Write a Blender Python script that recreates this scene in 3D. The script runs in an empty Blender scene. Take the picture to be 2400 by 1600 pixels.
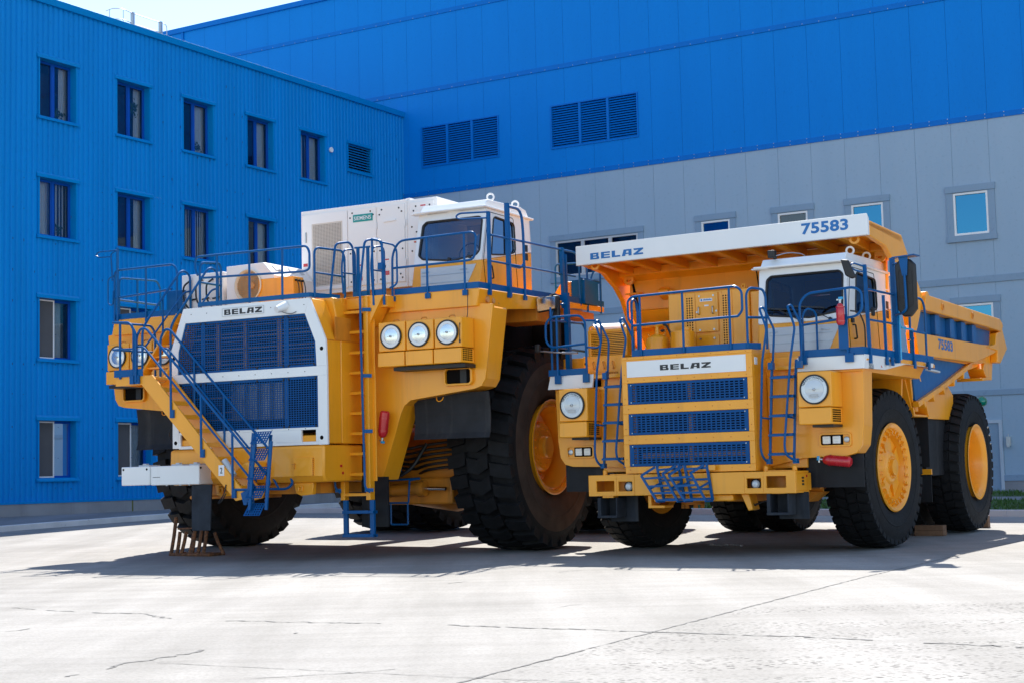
import bpy, math, random
from mathutils import Vector, Matrix
random.seed(7)
rad = math.radians
sc = bpy.context.scene
COL = sc.collection

# ------------------------------------------------------------------ camera
PITCH, ROLL, CAM_H = rad(4.9), rad(-1.385), 1.3
fwd = Vector((0, math.cos(PITCH), math.sin(PITCH)))
r0 = Vector((1, 0, 0)); u0 = r0.cross(fwd)
rt = r0*math.cos(ROLL) + u0*math.sin(ROLL)
up = u0*math.cos(ROLL) - r0*math.sin(ROLL)
cam = bpy.data.cameras.new("camera"); cam_o = bpy.data.objects.new("camera", cam); COL.objects.link(cam_o)
cam.sensor_width = 36; cam.sensor_fit = 'HORIZONTAL'; cam.lens = 54.45
cam.clip_start = 0.1; cam.clip_end = 2000
M = Matrix((rt, up, -fwd)).transposed().to_4x4(); M.translation = (0, 0, CAM_H)
cam_o.matrix_world = M
sc.camera = cam_o

# ------------------------------------------------------------------ sky, sun, exposure
SUN = Vector((0.13, 0.79, 1.0)).normalized()          # direction towards the sun
SUN_EL = math.asin(SUN.z); SUN_AZ = math.atan2(SUN.x, SUN.y)
world = bpy.data.worlds.new("World"); sc.world = world; world.use_nodes = True
nt = world.node_tree; nt.nodes.clear()
wo = nt.nodes.new('ShaderNodeOutputWorld'); bg = nt.nodes.new('ShaderNodeBackground')
sky = nt.nodes.new('ShaderNodeTexSky'); sky.sky_type = 'NISHITA'; sky.sun_disc = False
sky.sun_elevation = SUN_EL; sky.sun_rotation = SUN_AZ
sky.air_density = 1.0; sky.dust_density = 0.2; sky.ozone_density = 1.4
tc = nt.nodes.new('ShaderNodeTexCoord'); mp = nt.nodes.new('ShaderNodeMapping')
mp.inputs['Scale'].default_value = (1.6, 1.6, 4.5); mp.inputs['Location'].default_value = (0.35, 0.1, 0.2)
nz = nt.nodes.new('ShaderNodeTexNoise'); nz.inputs['Scale'].default_value = 2.3; nz.inputs['Detail'].default_value = 7; nz.inputs['Roughness'].default_value = 0.58
cr = nt.nodes.new('ShaderNodeValToRGB'); cr.color_ramp.elements[0].position = 0.50; cr.color_ramp.elements[1].position = 0.74
cr.color_ramp.elements[0].color = (0.0, 0.0, 0.0, 1); cr.color_ramp.elements[1].color = (0.8, 0.8, 0.8, 1)
mx = nt.nodes.new('ShaderNodeMixRGB'); mx.inputs['Color2'].default_value = (6.2, 6.9, 7.3, 1)
nt.links.new(tc.outputs['Generated'], mp.inputs['Vector']); nt.links.new(mp.outputs['Vector'], nz.inputs['Vector'])
nt.links.new(nz.outputs['Fac'], cr.inputs['Fac']); nt.links.new(cr.outputs['Color'], mx.inputs['Fac'])
nt.links.new(sky.outputs['Color'], mx.inputs['Color1']); nt.links.new(mx.outputs['Color'], bg.inputs['Color'])
bg.inputs['Strength'].default_value = 0.12
nt.links.new(bg.outputs['Background'], wo.inputs['Surface'])
sl = bpy.data.lights.new("sun", 'SUN'); sl.energy = 4.5; sl.angle = rad(0.5); sl.color = (1.0, 0.95, 0.87)
so = bpy.data.objects.new("sun", sl); COL.objects.link(so); so.location = (0, 0, 60)
so.rotation_euler = (-SUN).to_track_quat('-Z', 'Y').to_euler()
sc.view_settings.view_transform = 'Standard'; sc.view_settings.look = 'None'
sc.view_settings.gamma = 1.0; sc.view_settings.use_curve_mapping = False
sc.view_settings.exposure = 1.2
sc.cycles.max_bounces = 8; sc.cycles.diffuse_bounces = 4; sc.cycles.glossy_bounces = 4
sc.cycles.transparent_max_bounces = 12; sc.cycles.caustics_reflective = False; sc.cycles.caustics_refractive = False

# ------------------------------------------------------------------ materials
MATS = {}
def mat(name, col, rough=0.5, metal=0.0, coat=0.0, var=0.06, vs=2.0, bump=0.0, bs=30.0, spec=0.5, rust=None, streak=None):
    """painted / plain surface: base colour with slow mottling, optional dirt streaks and fine bump"""
    if name in MATS: return MATS[name]
    m = bpy.data.materials.new(name); m.use_nodes = True; MATS[name] = m
    t = m.node_tree; b = t.nodes['Principled BSDF']
    b.inputs['Roughness'].default_value = rough; b.inputs['Metallic'].default_value = metal
    b.inputs['Coat Weight'].default_value = coat; b.inputs['Coat Roughness'].default_value = 0.12
    b.inputs['Specular IOR Level'].default_value = spec
    c = t.nodes.new('ShaderNodeTexCoord')
    n = t.nodes.new('ShaderNodeTexNoise'); n.inputs['Scale'].default_value = vs; n.inputs['Detail'].default_value = 6
    t.links.new(c.outputs['Object'], n.inputs['Vector'])
    r = t.nodes.new('ShaderNodeValToRGB'); e = r.color_ramp.elements
    e[0].position, e[1].position = 0.3, 0.7
    lo = [max(0, x*(1-var)) for x in col]; hi = [min(1, x*(1+var)) for x in col]
    e[0].color = (*lo, 1); e[1].color = (*hi, 1)
    t.links.new(n.outputs['Fac'], r.inputs['Fac']); out = r.outputs['Color']
    if streak:                                            # vertical wash marks and grime
        mp = t.nodes.new('ShaderNodeMapping'); mp.inputs['Scale'].default_value = (streak[1], streak[1], streak[1]*0.07)
        n2 = t.nodes.new('ShaderNodeTexNoise'); n2.inputs['Scale'].default_value = 1.0; n2.inputs['Detail'].default_value = 5; n2.inputs['Roughness'].default_value = 0.65
        t.links.new(c.outputs['Object'], mp.inputs['Vector']); t.links.new(mp.outputs['Vector'], n2.inputs['Vector'])
        r2 = t.nodes.new('ShaderNodeValToRGB'); r2.color_ramp.elements[0].position = streak[2]; r2.color_ramp.elements[1].position = streak[2]+0.28
        r2.color_ramp.elements[0].color = (0, 0, 0, 1); r2.color_ramp.elements[1].color = (streak[3],)*3+(1,)
        x = t.nodes.new('ShaderNodeMixRGB'); x.inputs['Color2'].default_value = (*streak[0], 1)
        t.links.new(n2.outputs['Fac'], r2.inputs['Fac']); t.links.new(r2.outputs['Color'], x.inputs['Fac'])
        t.links.new(out, x.inputs['Color1']); out = x.outputs['Color']
    if rust:
        n3 = t.nodes.new('ShaderNodeTexNoise'); n3.inputs['Scale'].default_value = rust[1]; n3.inputs['Detail'].default_value = 8; n3.inputs['Roughness'].default_value = 0.7
        t.links.new(c.outputs['Object'], n3.inputs['Vector'])
        r3 = t.nodes.new('ShaderNodeValToRGB'); r3.color_ramp.elements[0].position = rust[2]; r3.color_ramp.elements[1].position = rust[2]+0.06
        x3 = t.nodes.new('ShaderNodeMixRGB'); x3.inputs['Color2'].default_value = (*rust[0], 1)
        t.links.new(n3.outputs['Fac'], r3.inputs['Fac']); t.links.new(r3.outputs['Color'], x3.inputs['Fac'])
        t.links.new(out, x3.inputs['Color1']); out = x3.outputs['Color']
    t.links.new(out, b.inputs['Base Color'])
    n5 = t.nodes.new('ShaderNodeTexNoise'); n5.inputs['Scale'].default_value = vs*3; n5.inputs['Detail'].default_value = 4
    t.links.new(c.outputs['Object'], n5.inputs['Vector'])
    mr = t.nodes.new('ShaderNodeMapRange'); mr.inputs['To Min'].default_value = max(0.03, rough-0.07); mr.inputs['To Max'].default_value = min(1, rough+0.09)
    t.links.new(n5.outputs['Fac'], mr.inputs['Value']); t.links.new(mr.outputs['Result'], b.inputs['Roughness'])
    if bump:
        n4 = t.nodes.new('ShaderNodeTexNoise'); n4.inputs['Scale'].default_value = bs; n4.inputs['Detail'].default_value = 5
        t.links.new(c.outputs['Object'], n4.inputs['Vector'])
        bp = t.nodes.new('ShaderNodeBump'); bp.inputs['Strength'].default_value = bump; bp.inputs['Distance'].default_value = 0.02
        t.links.new(n4.outputs['Fac'], bp.inputs['Height']); t.links.new(bp.outputs['Normal'], b.inputs['Normal'])
    return m

def glass(name, tint=(0.5, 0.58, 0.62), rough=0.02, clear=0.65, refl=(1, 1, 1), base=0.03):
    """window pane: partly see-through tinted sheet with a real mirror-like reflection"""
    m = bpy.data.materials.new(name); m.use_nodes = True; t = m.node_tree; t.nodes.clear()
    o = t.nodes.new('ShaderNodeOutputMaterial'); tr = t.nodes.new('ShaderNodeBsdfTransparent'); gl = t.nodes.new('ShaderNodeBsdfGlossy')
    tr.inputs['Color'].default_value = (*[x*clear for x in tint], 1); gl.inputs['Roughness'].default_value = rough
    gl.inputs['Color'].default_value = (*refl, 1)
    f = t.nodes.new('ShaderNodeFresnel'); f.inputs['IOR'].default_value = 1.55
    mul = t.nodes.new('ShaderNodeMath'); mul.operation = 'MULTIPLY_ADD'; mul.inputs[1].default_value = 1.15; mul.inputs[2].default_value = base
    mul.use_clamp = True
    x = t.nodes.new('ShaderNodeMixShader')
    t.links.new(f.outputs['Fac'], mul.inputs[0]); t.links.new(mul.outputs[0], x.inputs['Fac'])
    t.links.new(tr.outputs[0], x.inputs[1]); t.links.new(gl.outputs[0], x.inputs[2]); t.links.new(x.outputs[0], o.inputs['Surface'])
    MATS[name] = m
    return m

YEL = mat('yellow_paint', (0.91, 0.365, 0.012), 0.34, coat=0.25, var=0.05, vs=1.2, streak=((0.50, 0.21, 0.025), 2.6, 0.53, 0.6), bump=0.02, bs=6)
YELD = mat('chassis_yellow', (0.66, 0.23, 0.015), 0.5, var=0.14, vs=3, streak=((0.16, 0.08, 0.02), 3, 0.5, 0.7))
WHT = mat('white_paint', (0.80, 0.80, 0.79), 0.35, coat=0.3, var=0.02, vs=1.4, streak=((0.6, 0.56, 0.5), 3, 0.62, 0.35))
CAB = mat('white_cabinet', (0.82, 0.79, 0.77), 0.42, var=0.02, vs=1.2, streak=((0.66, 0.6, 0.55), 3, 0.62, 0.3))
GRYP = mat('grey_panel', (0.52, 0.55, 0.58), 0.4, var=0.03)
BLU = mat('blue_paint', (0.0, 0.088, 0.275), 0.3, var=0.06, vs=4, spec=0.2)
BLUG = mat('blue_grille', (0.0, 0.07, 0.235), 0.5, var=0.08, vs=5, spec=0.2)
BLUB = mat('blue_body', (0.0, 0.085, 0.27), 0.4, coat=0.1, var=0.05)
BLKP = mat('black_plastic', (0.012, 0.012, 0.013), 0.5)
DARK = mat('dark_recess', (0.006, 0.005, 0.005), 0.9, spec=0.1)  # near-black; also stands in for shade on plates drawn as recesses
RUB = mat('tyre_rubber', (0.0075, 0.008, 0.0095), 0.7, var=0.4, vs=6, bump=0.25, bs=60, spec=0.25)
RUBW = mat('dusty_sidewall', (0.062, 0.042, 0.032), 0.82, var=0.3, vs=2.5, bump=0.15, bs=50, spec=0.25)
FLAP = mat('rubber_flap', (0.009, 0.010, 0.013), 0.6, var=0.4, vs=3, streak=((0.07, 0.065, 0.06), 5, 0.55, 0.5), spec=0.35)
FLAPD = mat('dusty_flap', (0.022, 0.027, 0.036), 0.7, var=0.35, vs=4, streak=((0.1, 0.1, 0.1), 5, 0.55, 0.5), spec=0.3)
CHR = mat('chrome', (0.75, 0.76, 0.78), 0.12, metal=1, var=0.02)
STL = mat('bare_steel', (0.45, 0.46, 0.47), 0.35, metal=1, var=0.08)
LENS = mat('lamp_lens', (0.55, 0.60, 0.64), 0.08, coat=1.0, var=0.05, vs=8)
LENSR = mat('lamp_reflector', (0.62, 0.68, 0.72), 0.16, metal=0.75, coat=1.0, var=0.04, vs=6)
TAN = mat('radiator_tan', (0.55, 0.27, 0.09), 0.6, var=0.2, vs=8)
CORE = mat('radiator_core', (0.42, 0.40, 0.40), 0.45, metal=0.3, var=0.15, vs=20)
RED = mat('red_paint', (0.52, 0.012, 0.02), 0.25, coat=0.5, var=0.08)
ORNG = mat('orange_lamp', (0.6, 0.09, 0.02), 0.25)
RUST = mat('rusty_iron', (0.12, 0.055, 0.03), 0.85, var=0.4, vs=14, rust=((0.24, 0.1, 0.04), 20, 0.5), bump=0.3, bs=40)
WOOD = mat('block_wood', (0.17, 0.09, 0.05), 0.8, var=0.25, vs=6, streak=((0.12, 0.06, 0.03), 12, 0.5, 0.7), bump=0.15)
TEAL = mat('teal_sign', (0.0, 0.28, 0.27), 0.4)
SIGNW = mat('sign_white', (0.8, 0.8, 0.8), 0.4, var=0.01)
LETB = mat('letter_blue', (0.0, 0.14, 0.42), 0.35, var=0.02)
LETK = mat('letter_black', (0.015, 0.015, 0.018), 0.4, var=0.02)
MESHT = mat('backing_tan', (0.27, 0.22, 0.18), 0.8, var=0.2, vs=9)
CYAN = mat('light_blue_hose', (0.02, 0.33, 0.62), 0.3, var=0.04)
SEAT = mat('cab_interior', (0.05, 0.055, 0.06), 0.8)
GLS = glass('cab_glass', (0.26, 0.38, 0.52), 0.015, 0.6, (0.35, 0.55, 0.85), 0.0)
GLW = glass('office_glass', (0.82, 0.9, 0.95), 0.02, 0.95, (0.8, 0.9, 1.0), 0.06)
GLH = glass('hall_glass', (0.5, 0.6, 0.7), 0.015, 0.8)
GLM = glass('mirror_coated_glass', (0.2, 0.3, 0.4), 0.015, 0.6, (0.06, 0.25, 0.40), 0.62)
CUR = mat('curtain_cloth', (0.62, 0.68, 0.72), 0.9, var=0.05, vs=8)
CURG = mat('curtain_sheer', (0.40, 0.43, 0.45), 0.9, var=0.1, vs=8)
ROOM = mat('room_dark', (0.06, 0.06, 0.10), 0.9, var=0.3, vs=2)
SCRN = mat('insect_screen', (0.085, 0.085, 0.09), 0.9)
WPVC = mat('white_pvc', (0.78, 0.79, 0.79), 0.35, var=0.02)
LEAF = mat('plant_leaf', (0.03, 0.09, 0.02), 0.6, var=0.3, vs=20)
# ------------------------------------------------------------------ mesh helpers
class MB:
    """collects shapes and links them as ONE mesh object"""
    def __init__(s): s.v = []; s.f = []; s.m = []; s.cur = 0
    def mesh(s, vs, fs):
        o = len(s.v); s.v += [tuple(v) for v in vs]; s.f += [tuple(i+o for i in f) for f in fs]; s.m += [s.cur]*len(fs)
        return s
    def box(s, x0, x1, y0, y1, z0, z1):
        return s.mesh([(x0,y0,z0),(x1,y0,z0),(x1,y1,z0),(x0,y1,z0),(x0,y0,z1),(x1,y0,z1),(x1,y1,z1),(x0,y1,z1)],
                      [(0,3,2,1),(4,5,6,7),(0,1,5,4),(1,2,6,5),(2,3,7,6),(3,0,4,7)])
    def hexa(s, p): # 8 points: bottom ring 0-3, top ring 4-7
        return s.mesh(p, [(0,3,2,1),(4,5,6,7),(0,1,5,4),(1,2,6,5),(2,3,7,6),(3,0,4,7)])
    def prism(s, poly, ax, a, b):
        n = len(poly)
        if ax == 'x': P = [(a,p,q) for p,q in poly]+[(b,p,q) for p,q in poly]
        elif ax == 'y': P = [(p,a,q) for p,q in poly]+[(p,b,q) for p,q in poly]
        else: P = [(p,q,a) for p,q in poly]+[(p,q,b) for p,q in poly]
        return s.mesh(P, [tuple(range(n-1,-1,-1)), tuple(range(n,2*n))]+[(i,(i+1)%n,n+(i+1)%n,n+i) for i in range(n)])
    def ring(s, outer, inner, ax, a, b):
        n = len(outer)
        def P(p, c): return (c,p[0],p[1]) if ax=='x' else (p[0],c,p[1]) if ax=='y' else (p[0],p[1],c)
        V = [P(p,a) for p in outer]+[P(p,a) for p in inner]+[P(p,b) for p in outer]+[P(p,b) for p in inner]
        F = []
        for i in range(n):
            j = (i+1)%n
            F += [(i,j,n+j,n+i), (2*n+i,3*n+i,3*n+j,2*n+j), (i,2*n+i,2*n+j,j), (n+i,n+j,3*n+j,3*n+i)]
        return s.mesh(V, F)
    def wall(s, O, U, V, outer, inner, th):
        """flat panel in the plane O + u*U + v*V with one opening, thickness th away from the viewer"""
        O, U, V = Vector(O), Vector(U), Vector(V); N = U.cross(V).normalized()*th; n = len(outer)
        P = [O+U*p+V*q for p,q in outer]+[O+U*p+V*q for p,q in inner]; P = P+[p-N for p in P]
        F = []
        for i in range(n):
            j = (i+1)%n
            F += [(i,j,n+j,n+i), (2*n+i,3*n+i,3*n+j,2*n+j), (i,2*n+i,2*n+j,j), (n+i,n+j,3*n+j,3*n+i)]
        return s.mesh(P, F)
    def slab(s, pts, th):
        """thin plate over a planar 3D polygon"""
        P = [Vector(p) for p in pts]; N = (P[1]-P[0]).cross(P[2]-P[1]).normalized()*th; n = len(P)
        return s.mesh(P+[p-N for p in P], [tuple(range(n)), tuple(range(2*n-1,n-1,-1))]+[(i,n+i,n+(i+1)%n,(i+1)%n) for i in range(n)])
    def tube(s, pts, r=0.024, n=8, fil=0.12, closed=False, seg=4):
        r = r*0.86 if 0.0175 <= r <= 0.031 else r
        P = [Vector(p) for p in pts]; Q = []; k = len(P)
        for i, p in enumerate(P):
            if not closed and i in (0, k-1): Q.append(p); continue
            a, b = P[i-1]-p, P[(i+1)%k]-p; f = min(fil, a.length*0.48, b.length*0.48)
            if f < 0.012 or a.normalized().dot(b.normalized()) < -0.995: Q.append(p); continue
            A, B = p+a.normalized()*f, p+b.normalized()*f
            for j in range(seg+1):
                t = j/seg; Q.append(A*(1-t)**2+p*2*t*(1-t)+B*t*t)
        k = len(Q); V = []; nrm = None
        for i, p in enumerate(Q):
            a = Q[i-1] if (i or closed) else p; b = Q[(i+1)%k] if (i < k-1 or closed) else p
            d = (b-a).normalized()
            if nrm is None: nrm = d.orthogonal().normalized()
            nrm = (nrm-d*nrm.dot(d)); nrm = nrm.normalized() if nrm.length > 1e-6 else d.orthogonal().normalized()
            bn = d.cross(nrm)
            V += [p+(nrm*math.cos(2*math.pi*j/n)+bn*math.sin(2*math.pi*j/n))*r for j in range(n)]
        F = [(i*n+j, i*n+(j+1)%n, ((i+1)%k)*n+(j+1)%n, ((i+1)%k)*n+j) for i in range(k if closed else k-1) for j in range(n)]
        if not closed: F += [tuple(range(n-1,-1,-1)), tuple((k-1)*n+j for j in range(n))]
        return s.mesh(V, F)
    def bar(s, a, b, w, t=None, up=(0,0,1)):
        """rectangular bar from a to b; w across, t along the 'up' side"""
        a, b = Vector(a), Vector(b); d = (b-a).normalized(); t = t or w; u = Vector(up)
        if abs(d.dot(u)) > 0.98: u = Vector((0,1,0))
        x = d.cross(u).normalized()*w/2; y = x.cross(d).normalized()*t/2
        return s.hexa([a-x-y,a+x-y,a+x+y,a-x+y,b-x-y,b+x-y,b+x+y,b-x+y])
    def cyl(s, a, b, r, n=20, r2=None):
        a, b = Vector(a), Vector(b); d = (b-a).normalized(); u = d.orthogonal().normalized(); w = d.cross(u); r2 = r if r2 is None else r2
        V = [a+(u*math.cos(2*math.pi*j/n)+w*math.sin(2*math.pi*j/n))*r for j in range(n)]+[b+(u*math.cos(2*math.pi*j/n)+w*math.sin(2*math.pi*j/n))*r2 for j in range(n)]
        return s.mesh(V, [tuple(range(n-1,-1,-1)), tuple(range(n,2*n))]+[(j,(j+1)%n,n+(j+1)%n,n+j) for j in range(n)])
    def lathe(s, prof, o=(0,0,0), ax=(1,0,0), n=48, closed=False):
        """prof: (distance along the axis, radius)"""
        o, d = Vector(o), Vector(ax).normalized(); u = Vector((0,0,1)) if abs(d.z) < 0.9 else Vector((1,0,0)); u = (u-d*u.dot(d)).normalized(); w = d.cross(u)
        k = len(prof); V = [o+d*a+(u*math.cos(2*math.pi*j/n)+w*math.sin(2*math.pi*j/n))*r for a, r in prof for j in range(n)]
        F = [(i*n+j, ((i+1)%k)*n+j, ((i+1)%k)*n+(j+1)%n, i*n+(j+1)%n) for i in range(k if closed else k-1) for j in range(n)]
        return s.mesh(V, F)
    def perf(s, x0, x1, z0, z1, y, px, pz, hx, hz, mg=0.03, dep=0.008, clip=None, stagger=False):
        """perforated sheet facing -y: real slots of hx by hz at pitch px, pz"""
        nx = max(1, int((x1-x0-2*mg+px-hx)/px)); nz_ = max(1, int((z1-z0-2*mg+pz-hz)/pz))
        gx = (x1-x0-(nx*px-(px-hx)))/2; gz = (z1-z0-(nz_*pz-(pz-hz)))/2
        xs = [x0]; zs = [z0]
        for i in range(nx): xs += [x0+gx+i*px, x0+gx+i*px+hx]
        for i in range(nz_): zs += [z0+gz+i*pz, z0+gz+i*pz+hz]
        xs.append(x1); zs.append(z1); W = len(xs); V = [(x,y,z) for z in zs for x in xs]; F = []; extra = []
        for k in range(len(zs)-1):
            for i in range(W-1):
                cx, cz = (xs[i]+xs[i+1])/2, (zs[k]+zs[k+1])/2
                if clip and not clip(cx, cz): continue
                if i%2 and k%2:
                    a, b, c, d = xs[i], xs[i+1], zs[k], zs[k+1]; extra += [((a,c),(b,c)),((b,c),(b,d)),((b,d),(a,d)),((a,d),(a,c))]
                else: F.append((k*W+i, k*W+i+1, (k+1)*W+i+1, (k+1)*W+i))
        s.mesh(V, F)
        for p, q in extra: s.mesh([(p[0],y,p[1]),(q[0],y,q[1]),(q[0],y+dep,q[1]),(p[0],y+dep,p[1])], [(0,1,2,3)])
        return s
    def build(s, name, m, parent=None, bevel=0.0, smooth=35, seg=2):
        me = bpy.data.meshes.new(name); me.from_pydata(s.v, [], s.f)
        for x in (m if isinstance(m, (list, tuple)) else [m]): me.materials.append(x)
        if any(s.m): me.polygons.foreach_set('material_index', s.m)
        import bmesh
        b = bmesh.new(); b.from_mesh(me); bmesh.ops.recalc_face_normals(b, faces=b.faces[:]); b.to_mesh(me); b.free()
        if smooth:
            me.polygons.foreach_set('use_smooth', [True]*len(me.polygons)); me.set_sharp_from_angle(angle=rad(smooth))
        o = bpy.data.objects.new(name, me); COL.objects.link(o)
        if parent: o.parent = parent
        if bevel:
            bv = o.modifiers.new('edge', 'BEVEL'); bv.width = bevel; bv.segments = seg; bv.limit_method = 'ANGLE'; bv.angle_limit = rad(40); bv.harden_normals = False
        return o

def _parts(mb):
    par = list(range(len(mb.v)))
    def find(i):
        while par[i] != i: par[i] = par[par[i]]; i = par[i]
        return i
    for f in mb.f:
        for i in f[1:]: par[find(i)] = find(f[0])
    G = {}
    for f in mb.f: G.setdefault(find(f[0]), []).append(f)
    return G.values()
def build_each(mb, name, m, parent=None, **kw):
    """link every separate piece as an object of its own"""
    out = []
    for fs in _parts(mb):
        ids = sorted({i for f in fs for i in f}); new = {i: k for k, i in enumerate(ids)}
        p = MB(); p.mesh([mb.v[i] for i in ids], [tuple(new[i] for i in f) for f in fs]); out.append(p.build(name, m, parent, **kw))
    return out
def tag(o, label=None, cat=None, group=None, kind=None):
    if label: o['label'] = label
    if cat: o['category'] = cat
    if group: o['group'] = group
    if kind: o['kind'] = kind
    return o
def empty(name, loc, rz=0.0):
    o = bpy.data.objects.new(name, None); COL.objects.link(o); o.location = loc; o.rotation_euler = (0, 0, rad(rz)); o.empty_display_size = 0.3
    return o
def copy_tree(o, parent):
    c = o.copy(); COL.objects.link(c); c.parent = parent
    for ch in list(o.children): copy_tree(ch, c)
    return c
def text_pts(txt, bold=0.0, spacing=1.0):
    """2D mesh of a piece of lettering, scaled so that a capital is about 1 high"""
    cu = bpy.data.curves.new('lettering', 'FONT'); cu.body = txt; cu.offset = bold; cu.space_character = spacing; cu.resolution_u = 4; cu.fill_mode = 'FRONT'
    ob = bpy.data.objects.new('lettering', cu); COL.objects.link(ob)
    dg = bpy.context.evaluated_depsgraph_get(); me = bpy.data.meshes.new_from_object(ob.evaluated_get(dg))
    V = [v.co.copy() for v in me.vertices]; F = [tuple(p.vertices) for p in me.polygons]
    bpy.data.objects.remove(ob); bpy.data.meshes.remove(me); bpy.data.curves.remove(cu)
    return V, F
def add_text(mb, txt, O, U, V, width, height, bold=0.02, spacing=1.0, lift=0.004):
    P, F = text_pts(txt, bold, spacing); O, U, V = Vector(O), Vector(U).normalized(), Vector(V).normalized(); N = U.cross(V)*lift
    x0, x1 = min(p.x for p in P), max(p.x for p in P); y0, y1 = min(p.y for p in P), max(p.y for p in P)
    mb.mesh([O+U*((p.x-x0)/(x1-x0)*width)+V*((p.y-y0)/(y1-y0)*height)+N for p in P], F)
def add_arc_text(mb, txt, c, rr, size, a0, a1, U=(1,0,0), V=(0,0,1), lift=0.003):
    U, V, c = Vector(U), Vector(V), Vector(c); N = U.cross(V)*lift
    for i, ch in enumerate(txt):
        P, F = text_pts(ch, 0.015); a = rad(a0+(a1-a0)*i/(len(txt)-1)); mxx = max(p.x for p in P)+min(p.x for p in P)
        ra, ta = U*math.cos(a)+V*math.sin(a), U*math.sin(a)-V*math.cos(a)
        mb.mesh([c+ra*(rr+p.y*size)+ta*((p.x-mxx/2)*size)+N for p in P], F)
LOGO = [ # wide slab letters, unit height
 [[(0,0),(.5,0),(.5,1),(0,1)],[(.5,.78),(1.35,.78),(1.42,.92),(1.36,1),(.5,1)],[(.5,.4),(1.4,.4),(1.34,.6),(.5,.6)],[(.5,0),(1.38,0),(1.5,.1),(1.5,.22),(.5,.22)],[(1.0,.6),(1.34,.6),(1.42,.66),(1.35,.78),(1.0,.78)],[(1.05,.22),(1.5,.22),(1.5,.32),(1.4,.4),(1.05,.4)]],
 [[(0,0),(.5,0),(.5,1),(0,1)],[(.5,.78),(1.5,.78),(1.5,1),(.5,1)],[(.5,.4),(1.45,.4),(1.45,.6),(.5,.6)],[(.5,0),(1.5,0),(1.5,.22),(.5,.22)]],
 [[(0,0),(.55,0),(.55,1),(0,1)],[(.55,0),(1.4,0),(1.4,.24),(.55,.24)]],
 [[(-.12,0),(.45,0),(.72,1),(.22,1)],[(.655,.76),(1.0,.76),(1.0,1),(.72,1)],[(.52,.27),(1.0,.27),(1.0,.46),(.573,.46)],[(1.0,0),(1.5,0),(1.5,1),(1.0,1)]],
 [[(.08,.74),(1.6,.74),(1.6,1),(.0,1)],[(0,0),(1.6,0),(1.55,.26),(0,.26)],[(.12,.26),(.75,.26),(1.5,.74),(.85,.74)]]]
def add_logo(mb, O, U, V, width, height, lift=0.004, th=0.0):
    O, U, V = Vector(O), Vector(U).normalized(), Vector(V).normalized(); N = U.cross(V); x = 0; adv = [1.82,1.8,1.78,1.82,1.6]; tot = sum(adv)
    for letter, a in zip(LOGO, adv):
        for poly in letter:
            P = [O+U*((x+p)/tot*width)+V*(q*height)+N*lift for p, q in poly]
            if th: mb.slab(P, th)
            else: mb.mesh(P, [tuple(range(len(P)))])
        x += a
def disc(mb, c, r, n, nrm, th=0.01):
    c, nrm = Vector(c), Vector(nrm).normalized(); mb.cyl(c, c+nrm*th, r, n)
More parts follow.
